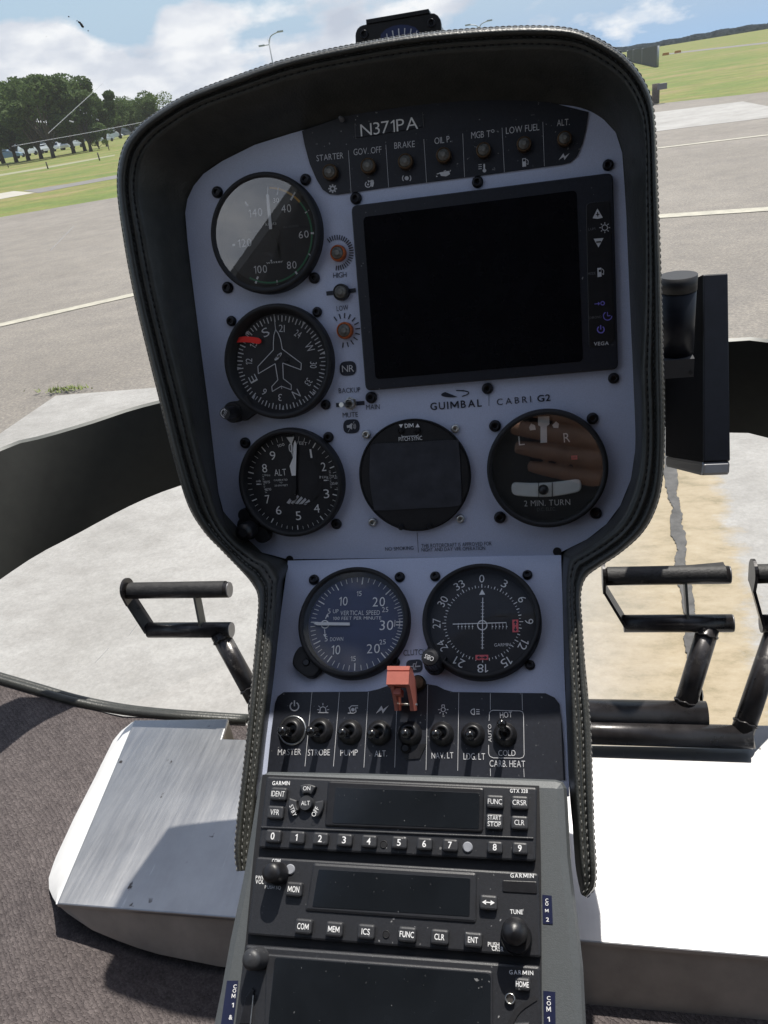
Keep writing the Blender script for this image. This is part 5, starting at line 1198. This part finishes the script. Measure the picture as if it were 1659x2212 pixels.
# two side cheeks running back to the hinge
mb = MB()
for x0, x1 in ((.12, .0022), (1, -.0026)):
    e = f[0].lerp(f[1], x0); e2 = f[3].lerp(f[2], x0); s = Vector((x1, 0, 0)); k = LP.n
    pts = [e + dn * .002, e + dn * .012 + LP.v * .001, e + dn * .024 + LP.v * .005, e + dn * .029 + LP.v * .013, e + dn * .031 + LP.v * .022, e + dn * .021 + LP.v * .024, e + dn * .017 + LP.v * .020, e2 + dn * .011 + LP.v * .004, e2 + dn * .0035]
    n = len(pts); mb.add(pts + [p + s for p in pts], [tuple(range(n)), tuple(range(n, 2 * n))[::-1]] + [(i, n + i, n + (i + 1) % n, (i + 1) % n) for i in range(n)])
mb.build('cheek', M['guard'], t)
mb = MB(); a = f[0].lerp(f[1], .12) + dn * .026 + LP.v * .019; b = f[1] + dn * .026 + LP.v * .019; tube(mb, [a - Vector((.001, 0, 0)), b + Vector((.001, 0, 0))], .0008, 8); mb.build('hinge_pin', M['steel'], t)
mb = MB(); p = gp(660, 980, .022); box(mb, p, (.0045, .004, .010), Matrix.Rotation(math.radians(36), 3, 'X')); mb.build('catch', M['guard'], t)
mb = MB(); cc = LP.loc(zN(1075, 760), .004); lathe(mb, LP, cc, [(.0050, 0), (.0050, .004), (.004, .005)], 20); mb.build('ring', M['brass'], t)
mb = MB(); c = LP.loc(zI(768, 412), .001); lathe(mb, LP, c, [(.0030, .001), (.003, .0035), (.002, .004)], 14); c2 = LP.loc(zI(790, 425), .002); prism(mb, LP, [(c2[0] - .009, c2[1] - .004), (c2[0] + .010, c2[1] - .005), (c2[0] + .006, c2[1] + .004), (c2[0] - .003, c2[1] + .005)], .001, .0018); mb.build('bracket', M['black'], t)

# ------------------------------------------------------------------ console with the radios
co_px = [(575, 1664), (800, 1668), (1000, 1674), (1200, 1681), (1216, 1686), (1224, 1700), (1227, 1760), (1232, 1850), (1240, 1920), (1250, 2000), (1260, 2090), (1266, 2212), (1272, 2400), (405, 2400), (455, 2212), (470, 2140), (490, 2030), (518, 1900), (535, 1800), (553, 1692), (560, 1672)]
cpts = [CP.loc(p) for p in co_px]
cs_ = thing('console', 'grey painted centre console holding the stacked black radios', 'console', CP.w(CP.loc((850, 2000)), -.1))
mb = MB(); prism(mb, CP, cpts, -.30, 0, bev=.0055); mb.build('body', M['console'], cs_)
rk = [zJ(160, 60), zJ(1450, 112), zK(1472, 30), zK(1474, 420), zK(1476, 900), zK(130, 800), zK(188, 330), zJ(118, 440)]
mb = MB(); prism(mb, CP, [CP.loc(p) for p in rk], .0002, .0008); mb.build('radio_gap_shade', M['matblack'], cs_)  # flat black sheet paints the dark recess between the radios
def key(pl, z, x, y, wx, wy, txt, parent, h0, h1=.0035, cap=22, tw=None, rnd=.0016, name='button', bold=False, two=None):
    c = Vector(pl.loc(z(x, y), h0 + h1)); w = rad_px(pl, z, x, y, wx / 2, h0 + h1); k = w / (wx / 2); hh = wy / 2 * k * .96
    mb = MB(); prism(mb, pl, rrect([(c.x - w, c.y - hh), (c.x + w, c.y - hh), (c.x + w, c.y + hh), (c.x - w, c.y + hh)], rnd), h0, h0 + h1, 0, bev=.0011)
    d = D(mb, pl, z, h0 + h1 + .0002, 1)
    tw = (tw or len(txt) * cap * .72) * k; ch = cap * k * .95
    if two:
        for s, oy in ((two[0], -.20), (two[1], .62)): d.raw(s, Vector((c.x - tw / 2, c.y + hh * oy)), Vector((tw, 0)), ch, bold)
        d.seg((c.x - tw / 2, c.y + hh * .02), (c.x + tw / 2, c.y + hh * .02), k * 2)
    elif txt: d.raw(txt, Vector((c.x - tw / 2, c.y + ch / 2)), Vector((tw, 0)), ch, bold)
    b = mb.build(name, [M['button'], M['white']], parent); return b
def face(pl, z, pts, h0, h1, mat, parent, name, bev=.001, rnd=.002):
    mb = MB(); prism(mb, pl, rrect([pl.loc(z(*q), h1) for q in pts], rnd), h0, h1, bev=bev); return mb.build(name, mat, parent)
def knob(pl, z, x, y, r, h0, h1, parent, mat='black', dome=.0, name='knob', label=None, flute=True):
    ht = h0 + h1; c = pl.loc(z(x, y), ht); R = rad_px(pl, z, x, y, r, ht); mb = MB(); n = 36; vs = []
    pr = [(1.06, h0), (1.06, h0 + h1 * .25), (1, h0 + h1 * .3), (.97, ht - .002), (.86, ht - .0005), (.5, ht + dome * .8), (.001, ht + dome)]
    for i in range(n):
        a = 2 * math.pi * i / n; q = 1 + (.018 if i % 2 and flute else 0)
        for rr, h in pr: vs.append(pl.w((c[0] + R * rr * (q if rr > .95 else 1) * math.sin(a), c[1] - R * rr * (q if rr > .95 else 1) * math.cos(a)), h))
    m_ = len(pr); mb.add(vs, [(i * m_ + k, i * m_ + k + 1, ((i + 1) % n) * m_ + k + 1, ((i + 1) % n) * m_ + k) for i in range(n) for k in range(m_ - 1)], 0, True)
    return mb.build(name, M[mat], parent, label=label)
# transponder
HT = .005
t = thing('transponder', 'black transponder with a row of number keys 0 to 9, topmost of the stacked radios', 'radio', CP.w(CP.loc(zJ(800, 270)), 0))
face(CP, zJ, [(176, 66), (1440, 118), (1433, 466), (138, 402)], .0005, HT, M['radio'], t, 'case', .0012)
face(CP, zJ, [(462, 88), (1192, 120), (1187, 330), (447, 300)], HT - .001, HT + .0012, M['black'], t, 'display_frame', .001)
face(CP, zJ, [(500, 118), (1172, 144), (1168, 314), (484, 286)], HT, HT + .0014, M['lcd'], t, 'display', .0002, .001)
mb = MB(); prism(mb, CP, [CP.loc(zJ(*q), HT) for q in ((152, 300), (1424, 352), (1422, 362), (151, 310))], HT - .001, HT + .0009, bev=.0004); mb.build('ridge', M['radio'], t)
for s in (('IDENT', 231, 149, 76, 58, 24, 62), ('VFR', 216, 235, 76, 58, 24, 42), ('FUNC', 1243, 185, 80, 62, 24, 66), ('CRSR', 1358, 190, 80, 64, 24, 66), ('CLR', 1357, 283, 80, 64, 24, 46)): key(CP, zJ, s[1], s[2], s[3], s[4], s[0], t, HT, cap=s[5], tw=s[6])
key(CP, zJ, 1240, 278, 80, 72, '', t, HT, cap=20, tw=62, two=('START', 'STOP'))
for n_, x, y in ((0, 206, 346), (1, 317, 352), (2, 427, 358), (3, 539, 364), (4, 654, 370), (5, 795, 376), (6, 913, 382), (7, 1033, 388), (8, 1242, 398), (9, 1359, 403)): key(CP, zJ, x, y, 72, 56, str(n_), t, HT, cap=29, tw=18 if n_ != 1 else 10, bold=True)
mb = MB(); rr = rad_px(CP, zJ, 360, 193, 33, HT + .003); cc = CP.loc(zJ(360, 193), HT + .003); lathe(mb, CP, cc, [(rr, HT), (rr, HT + .003), (rr * .88, HT + .0038)], 28); d = D(mb, CP, zJ, HT + .0041, 1); d.text('ALT', 338, 202, 378, 202, 20); mb.build('button', [M['button'], M['white']], t)
def wedge(body, a0, a1, tx):
    mb = MB(); pts = []
    for i in range(9): a = math.radians(a0 + (a1 - a0) * i / 8); pts.append((cc[0] + rr * 2.5 * math.sin(a), cc[1] - rr * 2.5 * math.cos(a)))
    for i in range(9): a = math.radians(a1 + (a0 - a1) * i / 8); pts.append((cc[0] + rr * 1.3 * math.sin(a), cc[1] - rr * 1.3 * math.cos(a)))
    prism(mb, CP, pts, HT, HT + .0032, bev=.0008); d = D(mb, CP, zJ, HT + .0035, 1); d.text(*tx); mb.build('button', [M['button'], M['white']], t)
wedge('ON', -28, 28, ('ON', 347, 133, 381, 132, 19)); wedge('STBY', 228, 284, ('STBY', 283, 206, 302, 256, 18)); wedge('OFF', 78, 132, ('OFF', 402, 258, 424, 216, 20))
mb = MB(); d = D(mb, CP, zJ, HT + .0003); d.text('GARMIN', 203, 108, 285, 108, 18, True); d.text('GTX 328', 1313, 143, 1396, 145, 17, True); mb.build('lettering', M['white'], t)
mb = MB(); lathe(mb, CP, CP.loc(zJ(724, 385), HT), [(.0022, HT + .0001), (.0019, HT + .0006), (.0017, HT + .0003)], 18); mb.build('screw_hole', M['matblack'], t)
mb = MB(); lathe(mb, CP, CP.loc(zJ(1116, 398), HT), [(.0028, HT), (.0028, HT + .0007), (.0023, HT + .0008)], 18); mb.build('light_sensor', M['sensor'], t)

# communication radio
t = thing('radio', 'black communication radio with a big TUNE knob, second in the stack', 'radio', CP.w(CP.loc(zK(830, 200)), 0))
def jk(x, y): return (x * zJ.k, y)
face(CP, ZI, [zJ(128, 441), zJ(1446, 518), zK(1471, 412), zK(190, 311)], .0005, HT, M['radio'], t, 'case', .0012)
face(CP, ZI, [zJ(392, 468), zJ(1158, 514), zK(1190, 262), zK(440, 208)], HT - .001, HT + .0012, M['radio'], t, 'display_frame', .0016)
face(CP, ZI, [zJ(420, 500), zJ(1128, 542), zK(1160, 232), zK(474, 190)], HT, HT + .0014, M['lcd'], t, 'display', .0002, .001)
for s in (('MON', 394, 112, 70, 58, 23, 50), ('COM', 435, 274, 74, 60, 23, 50), ('MEM', 569, 286, 74, 60, 23, 50), ('ICS', 708, 297, 74, 60, 23, 36), ('FUNC', 887, 309, 78, 62, 23, 62), ('CLR', 1029, 320, 78, 62, 23, 44), ('ENT', 1175, 333, 78, 62, 23, 44)): key(CP, zK, s[1], s[2], s[3], s[4], s[0], t, HT, cap=s[5], tw=s[6], bold=True)
b = key(CP, zK, 1242, 170, 76, 62, '', t, HT)
mb = MB(); d = D(mb, CP, zK, HT + .0038); d.line(1226, 168, 1258, 171, 5); d.poly([(1214, 168), (1232, 158), (1232, 180)]); d.poly([(1270, 171), (1252, 160), (1251, 182)])
mb.build('swap_arrow', M['white'], t)
mb = MB(); d = D(mb, CP, zK, HT + .0003); d.text('PWR', 228, 68, 264, 69, 15, True); d.text('VOL', 227, 88, 263, 89, 18, True); D(mb, CP, zJ, HT + .0003).text('COM', 202, 471, 241, 471, 18, True); d.text('PUSH SQ', 268, 109, 338, 113, 14, m=0); d.text('TUNE', 1337, 219, 1392, 221, 19, True); d.text('PUSH', 1240, 361, 1290, 364, 19, True); d.text('CRSR', 1257, 379, 1308, 383, 19, True); d.text('GARMIN', 1338, 61, 1440, 63, 18, True, gap=.2)
mb.build('lettering', M['white'], t)
face(CP, zK, [(1302, 72), (1453, 78), (1455, 133), (1303, 124)], HT - .001, HT + .0006, M['black'], t, 'slot_cover', .0004, .001)
knob(CP, zK, 292, 38, 42, HT, .015, t, 'black', .0008); knob(CP, zK, 1352, 298, 56, HT, .016, t, 'black', .003)
kk_ = rad_px(CP, zK, 1365, 320, 68, HT); mb = MB(); lathe(mb, CP, CP.loc(zK(1365, 320), HT), [(kk_, HT), (kk_, HT + .004), (kk_ * .92, HT + .005)], 36); mb.build('outer_knob', M['black'], t)
mb = MB(); lathe(mb, CP, CP.loc(zK(380, 26), HT), [(.0028, HT), (.0028, HT + .0007), (.0023, HT + .0008)], 18); mb.build('light_sensor', M['sensor'], t)
mb = MB(); lathe(mb, CP, CP.loc(zK(797, 308), HT), [(.0020, HT + .0001), (.0018, HT + .0006), (.0015, HT + .0003)], 18); mb.build('screw_hole', M['matblack'], t)

# navigator
t = thing('navigator', 'black touchscreen navigator with a HOME key, lowest of the stack and cut by the frame', 'radio', CP.w(CP.loc(zK(800, 600)), 0))
face(CP, zK, [(183, 352), (1468, 446), (1478, 900), (120, 820)], .0005, HT, M['radio'], t, 'case', .0014)
mb = MB()
face(CP, zK, [(272, 392), (1262, 466), (1262, 860), (262, 800)], HT - .001, HT + .0010, M['radio'], t, 'screen_surround', .0010)
face(CP, zK, [(312, 408), (1252, 478), (1250, 900), (270, 830)], HT, HT + .0013, M['lcd'], t, 'screen', .0002, .002)
knob(CP, zK, 205, 418, 42, HT, .014, t, 'button', .0008)
mb = MB(); d = D(mb, CP, zK, HT + .0003); d.text('GARMIN', 1333, 482, 1438, 486, 18, True, gap=.2); mb.build('lettering', M['white'], t)
key(CP, zK, 1390, 526, 68, 52, 'HOME', t, HT, cap=22, tw=56, bold=True)
mb = MB(); lathe(mb, CP, CP.loc(z6a(577, 920), HT + .002), [(.0026, HT), (.0026, HT + .002), (.0021, HT + .0024), (.0018, HT + .0012)], 20); mb.build('light_sensor', M['steel'], t)
mb = MB(); d = D(mb, CP, z6a, HT + .0006); d.path([(860, 905), (800, 945), (730, 990), (670, 1040), (630, 1090), (590, 1170), (560, 1260)], 60); mb.build('knob_recess', M['matblack'], t)
mb = MB(); prism(mb, CP, [CP.loc(z6a(*q), HT) for q in ((625, 1180), (790, 1170), (800, 1260), (600, 1260))], HT, HT + .003, bev=.001); mb.build('button', M['button'], t)
mb = MB(); prism(mb, CP, [CP.loc(z7a(*q), HT) for q in ((400, 1194), (470, 900), (540, 800), (565, 830), (545, 900), (520, 1194))], HT, HT + .0012, bev=.0004); mb.build('card_slot', M['black'], t)
mb = MB(); prism(mb, CP, [CP.loc(z7a(*q), HT + .001) for q in ((548, 880), (558, 880), (528, 1194), (516, 1194))], HT, HT + .0022); mb.build('card_edge', M['steel'], t)
# tape labels on the console
def sticker(pts, z, txt, label, st):
    c = CP.w(CP.loc(z(*pts[0])), 0); mb = MB(); prism(mb, CP, [CP.loc(z(*q)) for q in pts], .0001, .0004); d = D(mb, CP, z, .0006, 1)
    for ch, x, y, w_, cap in txt: d.text(ch, x - w_ / 2, y + cap / 2, x + w_ / 2, y + cap / 2 + w_ * .04, cap, True)
    o = mb.build('tape_label', [M['sticker'], M['white']], None, c); tag(o, label, 'label', 'tape labels on the console')
sticker([(1477, 136), (1518, 140), (1523, 264), (1480, 262)], zK, [('C', 1497, 160, 13, 14), ('O', 1497, 176, 14, 14), ('M', 1497, 205, 15, 14), ('O', 1497, 190, 14, 0.1), ('2', 1500, 244, 13, 17)][:3] + [('2', 1500, 244, 13, 17)], 'dark tape label reading COM 2 right of the second radio', 0)
sticker([(938, 832), (1068, 845), (1072, 1200), (945, 1200)], z6a, [('C', 998, 912, 40, 40), ('O', 1000, 968, 46, 44), ('M', 998, 1032, 48, 54), ('1', 998, 1142, 26, 52)], 'dark tape label reading COM 1 right of the navigator', 0)
sticker([(262, 722), (383, 722), (372, 860), (330, 1200), (195, 1200)], z7a, [('C', 345, 785, 36, 40), ('O', 338, 832, 38, 40), ('M', 328, 888, 40, 46), ('1', 320, 988, 22, 50), ('&', 297, 1120, 40, 50)], 'dark tape label reading COM 1 & left of the navigator', 0)

# ------------------------------------------------------------------ magnetic compass on top of the hood
CQ = PL(CAM + ray((860, 60)) * .565, 8)
t = thing('magnetic_compass', 'black magnetic compass case standing behind the top of the hood', 'compass', CQ.o)
op = [(84, 900), (78, 580), (85, 530), (110, 470), (150, 430), (200, 408), (258, 396), (1300, 214), (1365, 214), (1425, 250), (1465, 310), (1480, 380), (1488, 800)]
mb = MB(); prism(mb, CQ, [CQ.loc(zQ(*q)) for q in op], -.004, 0, bev=.0006); mb.build('front_plate', M['black'], t)
mb = MB(); prism(mb, CQ, [CQ.loc(zQ(*q)) for q in ((150, 800), (170, 480), (1390, 270), (1430, 700))], -.05, -.004, cap0=True); mb.build('housing', M['cap'], t)
mb = MB(); prism(mb, CQ, [CQ.loc(zQ(*q)) for q in ((262, 400), (255, 322), (1276, 146), (1300, 216))], -.012, .001, bev=.0004); mb.build('lamp_cover', M['black'], t)
for x, y in ((225, 565), (1322, 378)):
    mb = MB(); R = rad_px(CQ, zQ, x, y, 66); lathe(mb, CQ, CQ.loc(zQ(x, y)), [(R, 0), (R, .0006), (R * .9, .0014), (R * .62, .0012), (R * .55, .0003)], 24); mb.build('screw', M['darksteel'], t)
mb = MB(); prism(mb, CQ, [CQ.loc(zQ(*q)) for q in ((480, 700), (500, 560), (580, 480), (700, 425), (820, 405), (940, 410), (1060, 450), (1130, 520), (1140, 700))], 0, .0006); mb.build('window', M['dialblue'], t)
mb = MB(); d = D(mb, CQ, zQ, .0009)
for s in ((590, 548, 610, 660, 16), (685, 498, 708, 640, 18), (785, 466, 795, 620, 18), (886, 460, 882, 620, 16), (990, 468, 972, 600, 16), (1085, 500, 1060, 600, 16)): d.line(*s)
mb.build('card_marks', M['dim'] if False else M['white2'], t)

# ------------------------------------------------------------------ tablet device on a side mount
DQ = PL(CAM + ray((1545, 800)) * .6785, 6)
t = thing('tablet', 'black tablet case seen edge on, mounted at the right of the panel hood', 'tablet', DQ.o)
def rd(x, y, d): return CAM + ray((x, y)) * d
def hexa(mb, A0, A1, C0, C1, B0, B1, bev, m=0):
    "upright block from its near edge A, right edge C and left edge B (bottom, top), edges rounded"
    D0, D1 = B0 + C0 - A0, B1 + C1 - A1; lo_, hi_ = [A0, C0, D0, B0], [A1, C1, D1, B1]
    def rnd(P):
        out = []
        for k in range(4):
            a, b, c = P[k - 1], P[k], P[(k + 1) % 4]; d1 = (a - b).normalized() * bev; d2 = (c - b).normalized() * bev
            out += [b + d1, b + (d1 + d2) * .3, b + d2]
        return out
    a, b = rnd(lo_), rnd(hi_); ca, cb = sum(a, Vector()) / 12, sum(b, Vector()) / 12; up = (cb - ca).normalized() * bev
    R_ = [[p.lerp(ca, bev / .06) for p in a], [p + up for p in a], [p - up for p in b], [p.lerp(cb, bev / .06) for p in b]]
    mb.add([p for r in R_ for p in r], [(k * 12 + i, k * 12 + (i + 1) % 12, k * 12 + 12 + (i + 1) % 12, k * 12 + 12 + i) for k in range(3) for i in range(12)] + [tuple(range(12))[::-1], tuple(range(36, 48))], m)
    n_ = len(mb.f) - 38
    for k in range(3):
        q = mb.f[n_ + k * 12 + 11]; mb.f[n_ + k * 12 + 11] = (q[0], m + 1, q[2])  # left side gets a darker material for its shade
M['unlit'] = mk('shaded_device_black', (.004, .004, .005), .9, spec=.05, var=.2)  # tablet's left side, its shade put into a deeper black
dd, db = .68, .79
mb = MB(); hexa(mb, rd(1519.5, 998, dd), rd(1519.5, 593, dd), rd(1578, 996, dd), rd(1573, 590, dd), rd(1437, 985, db), rd(1437, 632, db), .0012); mb.build('case', [M['device'], M['unlit']], t)
mb = MB(); hexa(mb, rd(1516.5, 1027.5, dd), rd(1519.2, 999, dd), rd(1577, 1025.5, dd), rd(1578.3, 996.8, dd), rd(1437, 1007, db), rd(1437, 986, db), .0022); mb.build('end_cap', [M['cap'], M['matblack']], t)
mb = MB(); lathe(mb, DQ, DQ.loc(zR(1072, 1760)), [(.0011, 0), (.001, .0005)], 14); mb.build('indicator_dot', M['white'], t)
mb = MB(); c = DQ.loc(zR(1037, 1880)); lathe(mb, DQ, c, [(.0016, .0004), (.0015, .0008), (.0011, .0007), (.001, .0004)], 16); mb.build('screw', M['darksteel'], t)
a = CAM + ray((1466, 612)) * .62; b = CAM + ray((1470, 800)) * .62
t2 = thing('tablet_mount', 'black cylindrical mount between the hood and the tablet', 'mount', b)
vv = Vector((0, 0, 1)); k = .62 / F; px = lambda y: CAM + ray((1466, y)) * (.62)
ax = [px(594), px(632), px(634), px(783)]
mb = MB(); tube(mb, [ax[0] + Vector((0, 0, 0)), Vector((ax[0].x, ax[0].y, ax[1].z))], 39 * k, 36); mb.build('top_cap', M['matblack'], t2)
x0, y0 = ax[0].x, ax[0].y
mb = MB(); tube(mb, [Vector((x0, y0, ax[1].z - .0006)), Vector((x0, y0, ax[3].z - .004))], 38 * k, 36); mb.build('barrel', M['device'], t2)
mb = MB(); zt_, zb_ = ax[3].z - .004, px(832).z - .004; box(mb, Vector((x0 - .002, y0 - .004, (zt_ + zb_) / 2)), (78 * k, 70 * k, zt_ - zb_)); mb.build('clamp_block', mk('clamp_grey', (.035, .036, .04), .5), t2)
mb = MB(); c = Vector((x0 + 27 * k, y0 - .004 - 35.3 * k, zb_ + .004)); tube(mb, [c, c + Vector((0, -.0006, 0))], .0016, 14); mb.build('screw_hole', M['matblack'], t2)
mb = MB(); box(mb, Vector((x0 + .004, y0 + .03, (ax[2].z + ax[3].z) / 2 - .005)), (.018, .06, .04)); mb.build('bracket', M['matblack'], t2)

# ------------------------------------------------------------------ cabin added behind the viewer to cut fill light, and the photographer's hand (seen mirrored in the dial glasses)
M['trim'] = mk('cabin_lining', (.06, .06, .058), .8, var=.1)
t = thing('cabin_light_block', 'out of view cabin roof and rear wall, added to block sky light and shape dial reflections', 'cabin', rel(0, -.9, -.6))
RP = PL(rel(0, 0, .49), 90)
mb = MB(); prism(mb, RP, [(x, -y) for x, y in ((-.12, .11), (-.29, .02), (-.45, -.28), (-.78, -.66), (-1.1, -1.0), (.62, -1.0), (.62, -.1), (.45, .04), (.2, .11))], 0, .03, cap0=True); mb.build('roof', M['trim'], t)  # edge slanted to set where sky shows in the dial glasses
mb = MB(); box(mb, rel(-.25, -.98, -.08), (1.75, .04, 1.14)); mb.build('rear_wall', M['trim'], t)
mb = MB(); box(mb, rel(.60, -.45, -.05), (.03, 1.0, 1.08)); mb.build('door', M['trim'], t)
mb = MB(); box(mb, rel(-.80, -.50, -.37), (.03, .9, .5)); mb.build('door', M['trim'], t)
def cc_(x, y, z): return CAM + cw(Vector((x, y, z)))           # metres along the camera's own right, down, forward
M['skin'] = mk('skin', (.42, .24, .16), .5, var=.12, scale=60, bump=.1, bscale=600)
t = thing('phone', 'black phone held up before the panel, mirrored in the turn indicator', 'phone', cc_(0, .06, -.012))
mb = MB(); hx, y0_, y1_ = .036, -.016, .135
fr = [cc_(a, b, -.004) for a, b in ((-hx, y0_), (hx, y0_), (hx, y1_), (-hx, y1_))]; bk_ = [cc_(a, b, -.012) for a, b in ((-hx, y0_), (hx, y0_), (hx, y1_), (-hx, y1_))]
mb.add(fr + bk_, [(0, 1, 2, 3), (7, 6, 5, 4), (0, 4, 5, 1), (1, 5, 6, 2), (2, 6, 7, 3), (3, 7, 4, 0)]); mb.build('case', M['device'], t)
mb = MB(); mb.add([cc_(a, b, -.0122) for a, b in ((-hx + .002, y0_ + .004), (hx - .002, y0_ + .004), (hx - .002, y1_ - .004), (-hx + .002, y1_ - .004))], [(0, 1, 2, 3)]); mb.build('screen', M['screen'], t)
mb = MB()
def limb(pts, radii):
    P = catmull([cc_(*p) for p in pts], 6); n = len(P); k = len(radii) - 1; seg = 14; vs = []; ref = None
    for i, p in enumerate(P):
        d = (P[min(i + 1, n - 1)] - P[max(i - 1, 0)]).normalized()
        if ref is None: ref = d.cross(Vector((.3, .2, .9))).normalized()
        ref = (ref - ref.dot(d) * d).normalized(); b = d.cross(ref); u = i / (n - 1) * k; q = min(int(u), k - 1); r = radii[q] + (radii[q + 1] - radii[q]) * (u - q)
        for j in range(seg): a = 2 * math.pi * j / seg; vs.append(p + (ref * math.cos(a) + b * math.sin(a)) * r)
    fs = [(i * seg + j, i * seg + (j + 1) % seg, (i + 1) * seg + (j + 1) % seg, (i + 1) * seg + j) for i in range(n - 1) for j in range(seg)] + [tuple(range(seg))[::-1], tuple((n - 1) * seg + j for j in range(seg))]
    b0 = len(mb.v); mb.v += vs; mb.f += [(tuple(q + b0 for q in f), 0, True) for f in fs]
for k, (y, ln, r) in enumerate(((.062, .088, .0120), (.089, .102, .0126), (.116, .097, .0120), (.142, .080, .0104))):   # four fingers across the phone's back
    limb([(.058, y + .010, -.024), (.050, y + .005, .002), (.030, y - .001, .0115), (.046 - ln * .72, y - .007, .0105), (.046 - ln, y - .009, .0075)], [r * 1.12, r * 1.1, r, r * .92, r * .72])
limb([(.062, .130, -.030), (.056, .095, -.030), (.050, .065, -.028), (.036, .038, -.020), (.026, .020, -.0175)], [.015, .0135, .0115, .0100, .008])          # thumb along the screen side
limb([(.064, .070, -.028), (.066, .095, -.032), (.070, .125, -.036), (.082, .155, -.052)], [.017, .023, .025, .023])                     # palm
limb([(.066, .135, -.030), (.070, .105, -.022), (.066, .072, -.020)], [.016, .018, .012])
limb([(.078, .146, -.047), (.12, .21, -.10), (.19, .31, -.20), (.26, .41, -.30)], [.024, .028, .036, .043])                              # forearm
h_ = mb.build('person', M['skin'], None, cc_(.066, .1, -.03))
rm = h_.modifiers.new('remesh', 'REMESH'); rm.mode = 'VOXEL'; rm.voxel_size = .0022; rm.use_smooth_shade = True
sm_ = h_.modifiers.new('smooth', 'SMOOTH'); sm_.iterations = 3; sm_.factor = .5
tag(h_, "photographer's bare hand holding the phone, mirrored in the turn indicator", 'person')
for o in bpy.data.objects:
    if '_o' in o: del o['_o']
    if '_c' in o: del o['_c']
